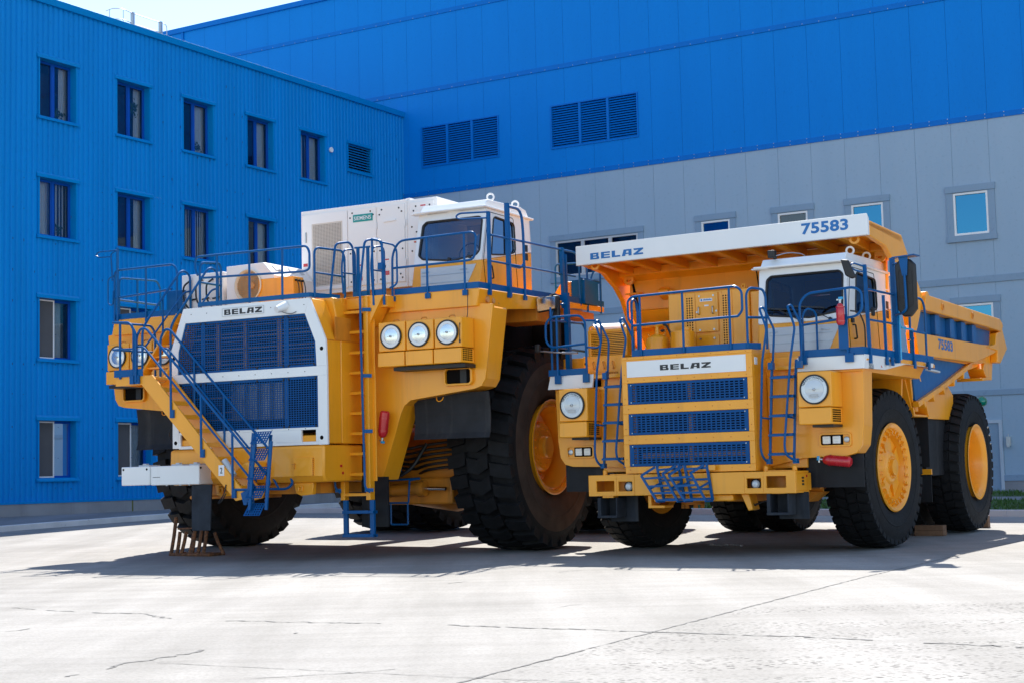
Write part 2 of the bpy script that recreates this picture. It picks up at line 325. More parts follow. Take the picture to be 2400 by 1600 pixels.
# ------------------------------------------------------------------ ground
GK = [(-1e4,-.08),(28.4,-.08),(31.6,0),(32.4,.0),(36,.05),(41,.18),(46,.29),(52,.36),(80,.42),(1e4,.42)]
def gz(y):
    for (a, p), (b, q) in zip(GK, GK[1:]):
        if y <= b: return p+(q-p)*(y-a)/(b-a)
def concrete(name, base, joint=True):
    m = bpy.data.materials.new(name); m.use_nodes = True; t = m.node_tree; b = t.nodes['Principled BSDF']; L = t.links
    b.inputs['Roughness'].default_value = 0.85; b.inputs['Specular IOR Level'].default_value = 0.3
    def N(k, **kw):
        n = t.nodes.new(k)
        for a, v in kw.items(): setattr(n, a, v)
        return n
    c = N('ShaderNodeTexCoord')
    def noise(scale, detail, rough, sc3=None):
        n = N('ShaderNodeTexNoise'); n.inputs['Scale'].default_value = scale; n.inputs['Detail'].default_value = detail; n.inputs['Roughness'].default_value = rough
        if sc3:
            mp = N('ShaderNodeMapping'); mp.inputs['Scale'].default_value = sc3; mp.inputs['Rotation'].default_value = (0, 0, rad(12)); L.new(c.outputs['Object'], mp.inputs['Vector']); L.new(mp.outputs['Vector'], n.inputs['Vector'])
        else: L.new(c.outputs['Object'], n.inputs['Vector'])
        return n.outputs['Fac']
    def ramp(f, a, b_, ca, cb):
        r = N('ShaderNodeValToRGB'); e = r.color_ramp.elements; e[0].position, e[1].position = a, b_; e[0].color = (*ca, 1); e[1].color = (*cb, 1); L.new(f, r.inputs['Fac']); return r.outputs['Color']
    def mul(x, y, fac=1.0):
        n = N('ShaderNodeMixRGB', blend_type='MULTIPLY'); n.inputs['Fac'].default_value = fac; L.new(x, n.inputs['Color1']); L.new(y, n.inputs['Color2']); return n.outputs['Color']
    def math(op, x, y=None, z=None, clamp=False):
        n = N('ShaderNodeMath', operation=op, use_clamp=clamp)
        for i, v in enumerate((x, y, z)):
            if v is None: continue
            if isinstance(v, (int, float)): n.inputs[i].default_value = v
            else: L.new(v, n.inputs[i])
        return n.outputs[0]
    lo = [x*0.86 for x in base]; hi = [min(1, x*1.08) for x in base]
    col = ramp(noise(0.25, 7, 0.6), 0.3, 0.7, lo, hi)
    col = mul(col, ramp(noise(1.0, 6, 0.62, (0.9, 0.10, 1)), 0.38, 0.66, (0.80, 0.79, 0.77), (1.04, 1.03, 1.02)))   # long tyre-swept streaks
    col = mul(col, ramp(noise(1.0, 5, 0.7, (0.25, 2.4, 1)), 0.34, 0.62, (0.88, 0.875, 0.87), (1.02, 1.02, 1.02)))
    col = mul(col, ramp(noise(34, 4, 0.7), 0.30, 0.55, (0.78, 0.775, 0.77), (1.02, 1.02, 1.02)))
    col = mul(col, ramp(noise(4.5, 9, 0.78), 0.24, 0.36, (0.62, 0.61, 0.6), (1, 1, 1)))
    if joint: # worn surface with bare aggregate on the slab right of the long joint
        sx = N('ShaderNodeSeparateXYZ'); L.new(c.outputs['Object'], sx.inputs[0])
        jd = math('SUBTRACT', sx.outputs['X'], math('MULTIPLY_ADD', sx.outputs['Y'], 0.5486, -6.2))     # distance right of the joint
        on = math('MULTIPLY', math('GREATER_THAN', jd, 0.0), math('LESS_THAN', sx.outputs['Y'], 15.6))
        near = math('SUBTRACT', 1.0, math('MULTIPLY', math('SUBTRACT', sx.outputs['Y'], 10.5), 0.16), clamp=True)
        patch = ramp(noise(1.0, 6, 0.55, (0.28, 1.5, 1)), 0.40, 0.54, (0, 0, 0), (1, 1, 1))
        v = N('ShaderNodeTexVoronoi'); v.inputs['Scale'].default_value = 17; L.new(c.outputs['Object'], v.inputs['Vector'])
        speck = ramp(v.outputs['Distance'], 0.26, 0.44, (1, 1, 1), (0, 0, 0))
        gate = ramp(noise(9, 5, 0.75), 0.40, 0.56, (0, 0, 0), (1, 1, 1))
        f = math('MULTIPLY', math('MULTIPLY', math('MULTIPLY', on, patch), speck), gate)
        f = math('MULTIPLY', f, 0.95)
        x = N('ShaderNodeMixRGB'); x.inputs['Color2'].default_value = (0.075, 0.07, 0.066, 1); L.new(f, x.inputs['Fac']); L.new(col, x.inputs['Color1']); col = x.outputs['Color']
        bp0 = math('MULTIPLY', math('MULTIPLY', on, patch), speck)
    L.new(col, b.inputs['Base Color'])
    bp = N('ShaderNodeBump'); bp.inputs['Strength'].default_value = 0.35; bp.inputs['Distance'].default_value = 0.02
    L.new(noise(18, 8, 0.75), bp.inputs['Height']); L.new(bp.outputs['Normal'], b.inputs['Normal'])
    MATS[name] = m; return m
CONC = concrete('yard_concrete', (0.318, 0.309, 0.296))
PAVE = concrete('pavement_grey', (0.26, 0.27, 0.285), joint=False)
KERB = mat('kerb_whitewash', (0.62, 0.62, 0.62), 0.8, var=0.12, vs=1.5, rust=((0.3, 0.3, 0.3), 5, 0.63), bump=0.2)
KERBP = mat('kerb_pinkish', (0.58, 0.52, 0.51), 0.8, var=0.12, vs=1.5, bump=0.2)
PLIN = mat('plinth_render', (0.27, 0.275, 0.29), 0.85, var=0.12, vs=1.2, streak=((0.16, 0.16, 0.165), 2, 0.5, 0.6), bump=0.2)
CRK = mat('joint_dirt', (0.16, 0.155, 0.15), 0.95, var=0.3, vs=5)

g = MB(); ys = [-70, 0, 28.4, 31.6, 32.4, 36, 41, 46, 52, 80, 420]
for a, b_ in zip(ys, ys[1:]): g.mesh([(-300,a,gz(a)),(300,a,gz(a)),(300,b_,gz(b_)),(-300,b_,gz(b_))], [(0,1,2,3)])
tag(g.build('ground', CONC, smooth=0), kind='structure')

def crack(mb, pts, w, breaks=0.0, jit=0.05, step=0.12):
    """an irregular dark line of a crack or joint lying on the slab"""
    P = []
    for (x0, y0), (x1, y1) in zip(pts, pts[1:]):
        k = max(2, int(math.hypot(x1-x0, y1-y0)/step))
        for i in range(k):
            t = i/k; P.append((x0+(x1-x0)*t+random.uniform(-jit, jit), y0+(y1-y0)*t+random.uniform(-jit, jit)))
    P.append(pts[-1]); gap = False
    for i in range(len(P)-1):
        if random.random() < 0.25: gap = random.random() < breaks
        if gap: continue
        (x0, y0), (x1, y1) = P[i], P[i+1]; d = math.hypot(x1-x0, y1-y0) or 1; nx, ny = -(y1-y0)/d, (x1-x0)/d
        a, b_ = w*random.uniform(0.08, 0.75)/2, w*random.uniform(0.08, 0.75)/2
        mb.mesh([(x0-nx*a, y0-ny*a, .004+gz(y0)), (x0+nx*a, y0+ny*a, .004+gz(y0)), (x1+nx*b_, y1+ny*b_, .004+gz(y1)), (x1-nx*b_, y1-ny*b_, .004+gz(y1))], [(0,1,2,3)])
cr_ = MB()
crack(cr_, [(-3.4,5.1),(-0.7,9.96),(1.16,13.52),(4.2,19.3),(8.8,27.4),(16,40)], 0.05, 0.0, 0.012, 0.1)
crack(cr_, [(-5.8,17.9),(-4.58,16.9),(-4.04,16.7),(-3.53,15.9),(-2.5,15.4),(-0.86,14.7),(1.16,13.52),(2.38,12.8),(3.77,11.75),(6,10.5)], 0.075, 0.3, 0.04, 0.08)
crack(cr_, [(-3.28,11.34),(-3.02,12.1),(-2.42,13.2),(-1.76,14.8)], 0.07, 0.45, 0.04, 0.08)
crack(cr_, [(-4.9,15.0),(-4.3,16.0),(-3.9,16.7)], 0.04, 0.65, 0.03)
crack(cr_, [(-2.79,12.1),(-0.35,10.77),(0.4,10.4)], 0.022, 0.35, 0.01)
crack(cr_, [(-1.9,11.0),(-1.2,11.2),(-0.9,11.35)], 0.04, 0.5, 0.02)
crack(cr_, [(-0.9,20.2),(0.2,21.6),(0.9,22.2)], 0.05, 0.6, 0.03)
crack(cr_, [(-6.5,9.5),(-3.4,10.4),(-2.4,10.2)], 0.03, 0.6, 0.02)
crack(cr_, [(0.4,16.2),(1.4,17.6),(2.2,18.2)], 0.03, 0.6, 0.02)
tag(cr_.build('ground_line', CRK, smooth=0), kind='structure')

# ------------------------------------------------------------------ kerbs, pavement, grass
LW_O, LW_R = (-4.144, 60.785, 0), 58.86      # left office: local x runs back along its wall, y into the building
RW_O, RW_R = (-4.144, 60.785, 0), -31.14     # hall: local x runs right along its wall, y into the building
def fr(o, r):
    M = Matrix.Rotation(rad(r), 4, 'Z'); M.translation = o; return M
LM, RM = fr(LW_O, LW_R), fr(RW_O, RW_R)
def zl(M, x, y): return gz((M @ Vector((x, y, 0))).y)
def strip(M, xs, y0, y1, h0, h1, thick=None):
    """sheet (or kerb) along local x that follows the ground; h0/h1 above the ground at its two edges (numbers or fixed z)"""
    mb = MB()
    for a, b_ in zip(xs, xs[1:]):
        P = []
        for x, y, h in ((a,y0,h0),(b_,y0,h0),(b_,y1,h1),(a,y1,h1)):
            z = h[0] if isinstance(h, tuple) else zl(M, x, y)+h
            P.append(M @ Vector((x, y, z)))
        if thick: mb.hexa([p-Vector((0,0,thick)) for p in P]+P)
        else: mb.mesh(P, [(0,1,2,3)])
    return mb
xsL = [-60+3*i for i in range(20)]; xsR = [3*i for i in range(21)]
k = strip(LM, xsL+[-2], -3.0, -2.8, 0.15, 0.15, 0.4); tag(k.build('kerb', KERB, bevel=0.012, smooth=0), kind='structure')
k = strip(LM, xsL+[-2], -2.8, -0.02, 0.13, (0.46,)); tag(k.build('pavement', PAVE, smooth=0), kind='structure')
k = strip(RM, [4,6]+[8+3*i for i in range(18)], -13.0, -12.8, 0.15, 0.15, 0.4); tag(k.build('kerb', KERBP, bevel=0.012, smooth=0), kind='structure')
k = strip(RM, xsR[2:6], -12.8, -.02, 0.13, (0.44,)); tag(k.build('path', PAVE, smooth=0), kind='structure')
k = strip(RM, xsR[5:], -12.8, -7.6, 0.13, 0.13); soil = k.build('lawn', mat('turf_soil', (0.045, 0.085, 0.022), 0.95, var=0.35, vs=2.5, bump=0.5, bs=30), smooth=0); tag(soil, kind='structure')
k = strip(RM, xsR[5:], -7.6, -5.2, 0.13, 0.11); tag(k.build('path', PAVE, smooth=0), kind='structure')
k = strip(RM, xsR[5:], -5.2, -1.6, 0.11, 0.10); tag(k.build('lawn', MATS['turf_soil'], smooth=0), kind='structure')
k = strip(RM, xsR[5:], -1.6, -0.02, 0.10, (0.44,)); tag(k.build('path', PAVE, smooth=0), kind='structure')
gr = MB()
for lo_, hi_, n in ((-12.7, -7.7, 5200), (-5.1, -1.7, 2200)):
    for i in range(n):
        x = random.uniform(15, 31); y = random.uniform(lo_, hi_); P = RM @ Vector((x, y, 0)); z = gz(P.y)+0.115
        a = random.uniform(0, 6.28); h = random.uniform(0.05, 0.13); w = 0.018; l = random.uniform(-.05, .05)
        for q in range(2):
            a += 1.3; dx, dy = math.cos(a)*w, math.sin(a)*w
            gr.mesh([(P.x-dx, P.y-dy, z), (P.x+dx, P.y+dy, z), (P.x+l+dx*.2, P.y+l, z+h)], [(0,1,2)])
tag(gr.build('grass', mat('grass_blades', (0.055, 0.13, 0.022), 0.8, var=0.35, vs=3), smooth=0), kind='stuff')

# ------------------------------------------------------------------ cladding
def cladding(name, col, col2, rib, depth, rough=0.5):
    m = bpy.data.materials.new(name); m.use_nodes = True; t = m.node_tree; b = t.nodes['Principled BSDF']; L = t.links
    b.inputs['Roughness'].default_value = rough; b.inputs['Specular IOR Level'].default_value = 0.12
    c = t.nodes.new('ShaderNodeTexCoord'); mp = t.nodes.new('ShaderNodeMapping'); mp.inputs['Scale'].default_value = (1.1, 1.1, 0.12); L.new(c.outputs['Object'], mp.inputs['Vector'])
    n = t.nodes.new('ShaderNodeTexNoise'); n.inputs['Scale'].default_value = 1.0; n.inputs['Detail'].default_value = 6; n.inputs['Roughness'].default_value = 0.6; L.new(mp.outputs['Vector'], n.inputs['Vector'])
    r = t.nodes.new('ShaderNodeValToRGB'); e = r.color_ramp.elements; e[0].position, e[1].position = 0.34, 0.66; e[0].color = (*col2, 1); e[1].color = (*col, 1); L.new(n.outputs['Fac'], r.inputs['Fac'])
    n2 = t.nodes.new('ShaderNodeTexNoise'); n2.inputs['Scale'].default_value = 9; n2.inputs['Detail'].default_value = 3; L.new(c.outputs['Object'], n2.inputs['Vector'])
    r2 = t.nodes.new('ShaderNodeValToRGB'); r2.color_ramp.elements[0].position = 0.25; r2.color_ramp.elements[1].position = 0.42; r2.color_ramp.elements[0].color = (0.8, 0.8, 0.8, 1); L.new(n2.outputs['Fac'], r2.inputs['Fac'])
    x = t.nodes.new('ShaderNodeMixRGB'); x.blend_type = 'MULTIPLY'; x.inputs['Fac'].default_value = 0.5; L.new(r.outputs['Color'], x.inputs['Color1']); L.new(r2.outputs['Color'], x.inputs['Color2'])
    L.new(x.outputs['Color'], b.inputs['Base Color'])
    if rib:
        w = t.nodes.new('ShaderNodeTexWave'); w.wave_type = 'BANDS'; w.bands_direction = 'X'; w.inputs['Scale'].default_value = 0.314/rib; w.inputs['Distortion'].default_value = 0
        L.new(c.outputs['Object'], w.inputs['Vector'])
        bp = t.nodes.new('ShaderNodeBump'); bp.inputs['Strength'].default_value = 0.5; bp.inputs['Distance'].default_value = depth; L.new(w.outputs['Fac'], bp.inputs['Height'])
        n3 = t.nodes.new('ShaderNodeTexNoise'); n3.inputs['Scale'].default_value = 0.9; n3.inputs['Detail'].default_value = 2; L.new(c.outputs['Object'], n3.inputs['Vector'])
        bq = t.nodes.new('ShaderNodeBump'); bq.inputs['Strength'].default_value = 0.12; bq.inputs['Distance'].default_value = 0.03; L.new(n3.outputs['Fac'], bq.inputs['Height']); L.new(bp.outputs['Normal'], bq.inputs['Normal'])
        L.new(bq.outputs['Normal'], b.inputs['Normal'])
    MATS[name] = m; return m
CL_L = cladding('azure_cladding', (0.0, 0.245, 0.68), (0.0, 0.215, 0.60), 0, 0, 0.5)
CL_B = cladding('cobalt_cladding', (0.0, 0.205, 0.66), (0.0, 0.195, 0.63), 0.06, 0.003, 0.5)
CL_G = cladding('grey_cladding', (0.32, 0.435, 0.545), (0.30, 0.415, 0.525), 0.04, 0.003, 0.55)
TR_L = cladding('azure_trim', (0.0, 0.23, 0.60), (0.0, 0.215, 0.56), 0, 0, 0.35)
TR_B = cladding('cobalt_trim', (0.0, 0.155, 0.56), (0.0, 0.145, 0.53), 0, 0, 0.35)
TR_G = cladding('grey_trim', (0.245, 0.345, 0.455), (0.23, 0.33, 0.435), 0, 0, 0.4)  # darkened so the colour stands in for shadow lines round the surrounds
FRB = mat('window_frame_blue', (0.0, 0.075, 0.42), 0.4, var=0.05, spec=0.2)

def skin(mb, prof, openings, z0, z1):
    """vertical sheet of the profile [(x, y)...] between z0 and z1 with rectangular openings (x0, x1, za, zb) left out"""
    cuts = sorted({o[i] for o in openings for i in (0, 1)}); P = []
    for (x0, y0), (x1, y1) in zip(prof, prof[1:]):
        P.append((x0, y0))
        for c in cuts:
            if x0 < c < x1 and min(c-x0, x1-c) > 1e-4: P.append((c, y0+(y1-y0)*(c-x0)/(x1-x0)))
    P.append(prof[-1])
    for (x0, y0), (x1, y1) in zip(P, P[1:]):
        xm = (x0+x1)/2; zs = [z0]
        for o in sorted((o for o in openings if o[0]-1e-4 < xm < o[1]+1e-4), key=lambda o: o[2]): zs += [o[2], o[3]]
        zs.append(z1)
        for a, b_ in zip(zs[0::2], zs[1::2]):
            if b_-a > 1e-4: mb.mesh([(x0,y0,a),(x1,y1,a),(x1,y1,b_),(x0,y0,b_)], [(0,1,2,3)])

# ------------------------------------------------------------------ left office building
office = empty('office_building', LW_O, LW_R)
tag(office, 'azure blue office building in ribbed cladding, rows of small recessed windows, behind the larger truck', 'building')
COLS = [(-18.58,-17.18),(-15.48,-14.07),(-12.52,-11.11),(-9.36,-7.99),(-6.45,-5.05)]
ROWS = [(12.17,13.90),(8.62,10.33),(5.0,6.76),(1.52,3.20)]
WINS = [(c, r) for r in range(4) for c in range(5) if not (r >= 2 and c > 1) and not (r == 1 and c > 3)]
opn = [(*COLS[c], *ROWS[r]) for c, r in WINS]+[(-3.64,-2.2,12.9,13.9)]
prof = []; x = -46.0; pitch = 0.2
while x < 0.2:
    prof += [(x, 0.0), (x+.085, 0.0), (x+.115, 0.045), (x+.17, 0.045)]; x += pitch
prof = [p for p in prof if p[0] <= 0.0]+[(0.0, 0.0)]
SEAM = [0.80, 5.64, 10.40, 15.62]
w = MB()
for i, (a, b_) in enumerate(zip(SEAM, SEAM[1:])):   # three storeys of sheets, the upper one lapping the lower
    skin(w, [(p, q-0.004*i) for p, q in prof], [o for o in opn if o[2] < b_ and o[3] > a and True] if False else [(o[0], o[1], max(o[2], a), min(o[3], b_)) for o in opn if o[2] < b_ and o[3] > a], a, b_+0.0)
w.build('wall', CL_L, office, smooth=0)
r_ = MB(); r_.box(-46, 0.1, 0.2, 15, 15.3, 15.5); r_.box(-46, -45.8, .1, 15, .4, 15.3); r_.box(-45.8, -.05, 14.8, 15, .4, 15.3); r_.build('roof', PLIN, office, smooth=0)
q = MB(); q.prism([(-.09,15.56),(-.12,15.76),(.32,15.86),(.32,15.56)], 'x', -46, 0.05); q.build('roof_coping', TR_L, office, bevel=0.006, smooth=0)
q = MB(); q.box(-46, 0, -.05, .3, .3, .80); q.build('plinth', PLIN, office, smooth=0)
q = MB(); q.box(-46, 0, -.07, .06, .80, .86); q.build('base_flashing', TR_L, office, smooth=0)
q = MB()
for s_ in [-44+3.05*i for i in range(15)]:     # screw heads dotted over the sheets
    for z in [1.2+0.9*i for i in range(16)]:
        for d in (0, .4, .8, 1.6, 2.2):
            if random.random() < .8: q.box(s_+d+.02, s_+d+.045, -.006, .0, z+random.uniform(-.06,.06), z+.025)
q.build('screw_heads', mat('screw_dark', (0.004, 0.05, 0.2), 0.5), office, smooth=0)['kind'] = 'stuff'
q = MB(); q.lathe([(0,.0),(0,.10),(.06,.09),(.09,.0)], (-4.74,-.09,13.45), (0,1,0), 16); q.build('wall_lamp', SIGNW, office)
q = MB(); q.box(-14.95,-14.90,-.06,.0,.36,.8); q.build('expansion_joint', mat('joint_olive', (0.12,0.13,0.03), .8), office, smooth=0)

def office_window(c, r):
    x0, x1 = COLS[c]; z0, z1 = ROWS[r]; D = 0.30
    o = MB(); e = 0.035
    o.box(x0-.05, x0+.0, -.012, D, z0, z1); o.box(x1, x1+.05, -.012, D, z0, z1)          # reveals
    o.box(x0-.0, x1, -.012, D, z1, z1+.05); o.box(x0, x1, .012, D, z0-.05, z0)
    win = o.build('window', TR_L, office, smooth=0)
    q = MB(); q.prism([(-.07,z0-.10),(-.07,z0-.06),(.02,z0+.012),(.02,z0-.10)], 'x', x0-.10, x1+.10); q.build('sill', TR_L, win, smooth=0)
    q = MB(); q.prism([(-.05,z1+.0),(-.05,z1+.09),(.0,z1+.15),(.0,z1+.0)], 'x', x0-.12, x1+.12); q.build('lintel', TR_L, win, smooth=0)
    xm = (x0+x1)/2; q = MB(); f = .075
    for a, b_ in ((x0, xm-.0), (xm+.0, x1)):
        q.ring([(a,z0),(b_,z0),(b_,z1),(a,z1)], [(a+f,z0+f),(b_-f,z0+f),(b_-f,z1-f),(a+f,z1-f)], 'y', D-.07, D-.001)
    q.box(xm-.035, xm+.035, D-.085, D-.0705, z0+.01, z1-.01)
    q.build('frame', FRB, win, bevel=0.008, smooth=0)
    q = MB(); q.mesh([(x0+f,D-.03,z0+f),(xm-f,D-.03,z0+f),(xm-f,D-.03,z1-f),(x0+f,D-.03,z1-f)],[(0,1,2,3)]); q.mesh([(xm+f,D-.03,z0+f),(x1-f,D-.03,z0+f),(x1-f,D-.03,z1-f),(xm+f,D-.03,z1-f)],[(0,1,2,3)]); q.build('pane', GLW, win, smooth=0)
    q = MB(); q.mesh([(x0,D+.9,z0),(x1+.7,D+.9,z0),(x1+.7,D+.9,z1),(x0,D+.9,z1)], [(0,1,2,3)])
    q.box(x0-.02, x1+.75, D+.0, D+.95, z0-.03, z0+.06); q.box(x0-.02, x1+.75, D, D+.95, z1-.03, z1); q.box(x1+.7, x1+.75, D, D+.95, z0, z1); q.box(x0-.06, x0-.0, D, D+.95, z0, z1)
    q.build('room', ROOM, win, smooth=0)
    q = MB(); D2 = D+.14; rnd = random.Random(c*7+r)                                         # hanging curtains as pleated cloth
    def pleats(a, b_, amp=.02, zt=z1-.02, zb=z0+.08):
        k = max(4, int((b_-a)/.03)); V = []
        for i in range(k+1):
            xx = a+(b_-a)*i/k; yy = D2+amp*math.sin(i*1.9+rnd.random()); V += [(xx,yy,zb),(xx,yy,zt)]
        q.mesh(V, [(2*i,2*i+2,2*i+3,2*i+1) for i in range(k)])
    style = {(0,0):0,(1,0):0,(2,0):1,(3,0):2,(4,0):3,(0,1):4,(1,1):0,(2,1):5,(3,1):1,(0,2):6,(1,2):6,(0,3):7,(1,3):7}.get((c, r), 0)
    m2 = CUR
    if style == 0: pleats(xm+.42, x1+.05)
    elif style == 1: pleats(xm+.22, x1+.05)
    elif style == 2: pleats(xm+.12, xm+.5, .03); pleats(xm+.5, x1+.05)
    elif style == 3: pleats(xm+.05, x1); pleats(x0+.1, xm-.1); m2 = CURG if False else CUR
    elif style == 4: pleats(x0, xm+.12); pleats(xm+.3, xm+.37); pleats(xm+.44, xm+.5); pleats(xm+.56, xm+.62); pleats(xm+.68, x1+.05)
    elif style == 5:
        for i in range(12): pleats(x0+.1+i*.11, x0+.15+i*.11, .004)
        pleats(x1-.12, x1+.05)
    elif style == 6: pleats(x0, xm+.05); pleats(xm+.05, xm+.5, .005); m2 = CURG
    else: pleats(xm+.1, xm+.55); pleats(x1-.12, x1+.05); m2 = CURG
    q.build('curtain', m2, win, smooth=0)
    if style >= 6:                                                                            # fly screen in a white frame on the left sash
        s = MB(); s.ring([(x0+.0,z0+.02),(xm+.02,z0+.02),(xm+.02,z1-.02),(x0+.0,z1-.02)], [(x0+.04,z0+.06),(xm-.02,z0+.06),(xm-.02,z1-.06),(x0+.04,z1-.06)], 'y', D-.13, D-.09); s.build('screen_frame', WPVC, win, smooth=0)
        s = MB(); s.mesh([(x0+.04,D-.11,z0+.06),(xm-.02,D-.11,z0+.06),(xm-.02,D-.11,z1-.06),(x0+.04,D-.11,z1-.06)], [(0,1,2,3)]); s.build('fly_screen', SCRN, win, smooth=0)
    if (c, r) in ((0,0),(1,0),(2,0),(0,1)):                                                   # a pot plant on the inside sill
        s = MB(); hh = 1.05 if (c, r) == (1,0) else .28; s.tube([(xm+.35,D+.09,z0+.06),(xm+.37,D+.09,z0+hh)], .008, 5)
        for i in range(60 if hh > 1 else 26):
            p = Vector((xm+.36+rnd.gauss(0,.09), D+.09+rnd.uniform(-.05,.04), z0+hh+rnd.gauss(0,.13 if hh > 1 else .07))); d = Vector((rnd.uniform(-1,1), rnd.uniform(-.3,.3), rnd.uniform(-1,1)))*.07; e2 = d.cross(Vector((0,1,0)))*.5
            s.mesh([p-d, p+e2, p+d, p-e2], [(0,1,2,3)])
        s.build('pot_plant', LEAF, win, smooth=0)
for c, r in WINS: office_window(c, r)
lv = MB(); x0, x1, z0, z1 = -3.64, -2.2, 12.9, 13.9
lv.box(x0-.05,x0,-.03,.25,z0,z1); lv.box(x1,x1+.05,-.03,.25,z0,z1); lv.box(x0-.08,x1+.08,-.06,.2,z1,z1+.1); lv.box(x0-.08,x1+.08,-.08,.2,z0-.1,z0)
lo = lv.build('louvre', TR_L, office, smooth=0)
q = MB()
for i in range(10): z = z0+.03+i*.1; q.hexa([(x0,.0,z),(x1,.0,z),(x1,.006,z-.006),(x0,.006,z-.006),(x0,.07,z+.06),(x1,.07,z+.06),(x1,.076,z+.054),(x0,.076,z+.054)])
q.build('slat', TR_L, lo, smooth=0)
q = MB(); q.box(x0,x1,.2,.22,z0,z1); q.build('backing', DARK, lo, smooth=0)

rr = empty('roof_guard_rail', tuple(LM @ Vector((-13.3, 1.5, 15.5))), LW_R)
tag(rr, 'thin grey roof hatch railing with a rounded end, standing on the azure office roof', 'railing')
q = MB()
for x in (0, 1.3): q.box(x-.05, x+.05, -.05, .05, 0, 1.33)
build_each(q, 'post', STL, rr, smooth=0)
q = MB(); q.tube([(-.70,.5,1.3),(-.78,.1,1.3),(-.55,-.12,1.3),(0,0,1.3),(1.3,0,1.3),(1.6,0,1.3),(1.6,0,.2)], .018, 6, .3)
q.tube([(-.70,.5,.95),(-.78,.1,.95),(-.55,-.12,.95),(0,0,.95),(1.3,0,.95)], .014, 6, .3)
for x, y in ((-.74,.3),(-.5,-.08)): q.tube([(x,y,0),(x,y,1.29)], .014, 6)
q.tube([(.0,.4,.85),(.9,.4,.85),(.9,.4,.1)], .014, 6, .1); q.tube([(.6,.4,.85),(.6,.4,.1)], .014, 6)
q.build('handrail', STL, rr)

# ------------------------------------------------------------------ hall at the back
hall = empty('factory_hall', RW_O, RW_R)
tag(hall, 'tall factory hall clad cobalt blue above and blue-grey below, behind both haul trucks', 'building')
HX0, HX1 = -13.0, 60.0
LOU = [(.94,4.43,13.45,14.98),(6.83,10.38,13.43,14.99)]
HW = [('triple',6.86,10.28,8.54,9.87),('one',12.78,13.87,8.61,10.0),('one',15.64,16.72,8.61,9.98),('one',18.25,19.34,8.61,9.98),('one',21.65,22.76,8.60,9.98),
      ('one',21.65,22.76,5.0,6.37),('one',24.9,26.0,8.60,9.98),('one',28.1,29.2,8.60,9.98)]
DOOR = (21.75,22.74,.42,2.56)
seams = [HX0]
s_ = -12.0
while s_ < HX1: seams.append(round(s_+.35, 3)); s_ += 1.19
def panels(mb, openings, z0, z1):
    for a, b_ in zip(seams, seams[1:]): skin(mb, [(a+.002,.006),(a+.006,0),(b_-.006,0),(b_-.002,.006)], [(o[0],o[1],max(o[2],z0),min(o[3],z1)) for o in openings if o[2] < z1 and o[3] > z0], z0, z1)
ops = [o for o in LOU]+[h[1:] for h in HW]+[DOOR]
w = MB(); panels(w, ops, 12.3, 16.4); panels(w, [], 16.58, 19.46); panels(w, [], 19.62, 21.1)
w.build('upper_wall', CL_B, hall, smooth=0)
w = MB(); panels(w, ops, 7.24, 12.28); panels(w, ops, 3.62, 7.02); panels(w, ops, .92, 3.44)
w.build('lower_wall', CL_G, hall, smooth=0)
q = MB(); q.box(HX0, HX1, .03, .05, .4, 21.0)
for o in ops: pass
q = MB(); skin(q, [(HX0,.03),(HX1,.03)], ops, .4, 21.1); q.build('inner_lining', mat('lining_blue', (0.03,0.10,0.25), .8), hall, smooth=0)
q = MB(); q.box(HX0, HX1, .3, 30, 20.6, 20.8); q.box(HX0, HX0+.2, .1, 30, .4, 20.6); q.box(HX0+.2, HX1, 29.8, 30, .4, 20.6); q.build('roof', PLIN, hall, smooth=0)
q = MB(); q.box(HX0, HX1, -.10, .3, 21.02, 21.24); q.box(-11.78,-11.66,-.06,.1,20.6,21.02); q.build('roof_coping', TR_B, hall, bevel=.008, smooth=0)
q = MB(); q.box(HX0, HX1, -.035, .03, 16.4, 16.58); q.box(HX0, HX1, -.035, .03, 19.46, 19.62); q.box(0.0, HX1, -.03, .03, 12.28, 12.46)
q.build('trim_band', TR_B, hall, bevel=.004, smooth=0)
q = MB()
for zt in (16.43, 19.48, 12.31, 12.43):
    x = -12
    while x < 30: q.box(x-.012, x+.012, -.043, -.033, zt, zt+.022); x += .6
q.build('band_rivets', STL, hall, smooth=0)
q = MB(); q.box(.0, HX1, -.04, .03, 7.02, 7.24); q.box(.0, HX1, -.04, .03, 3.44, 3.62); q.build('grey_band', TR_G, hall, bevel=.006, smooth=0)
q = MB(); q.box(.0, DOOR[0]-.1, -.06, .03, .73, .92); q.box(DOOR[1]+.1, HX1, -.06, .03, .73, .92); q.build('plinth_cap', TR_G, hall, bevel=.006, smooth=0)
q = MB(); q.box(.0, DOOR[0]-.1, -.03, .3, .2, .73); q.box(DOOR[1]+.1, HX1, -.03, .3, .2, .73); q.build('plinth', PLIN, hall, smooth=0)
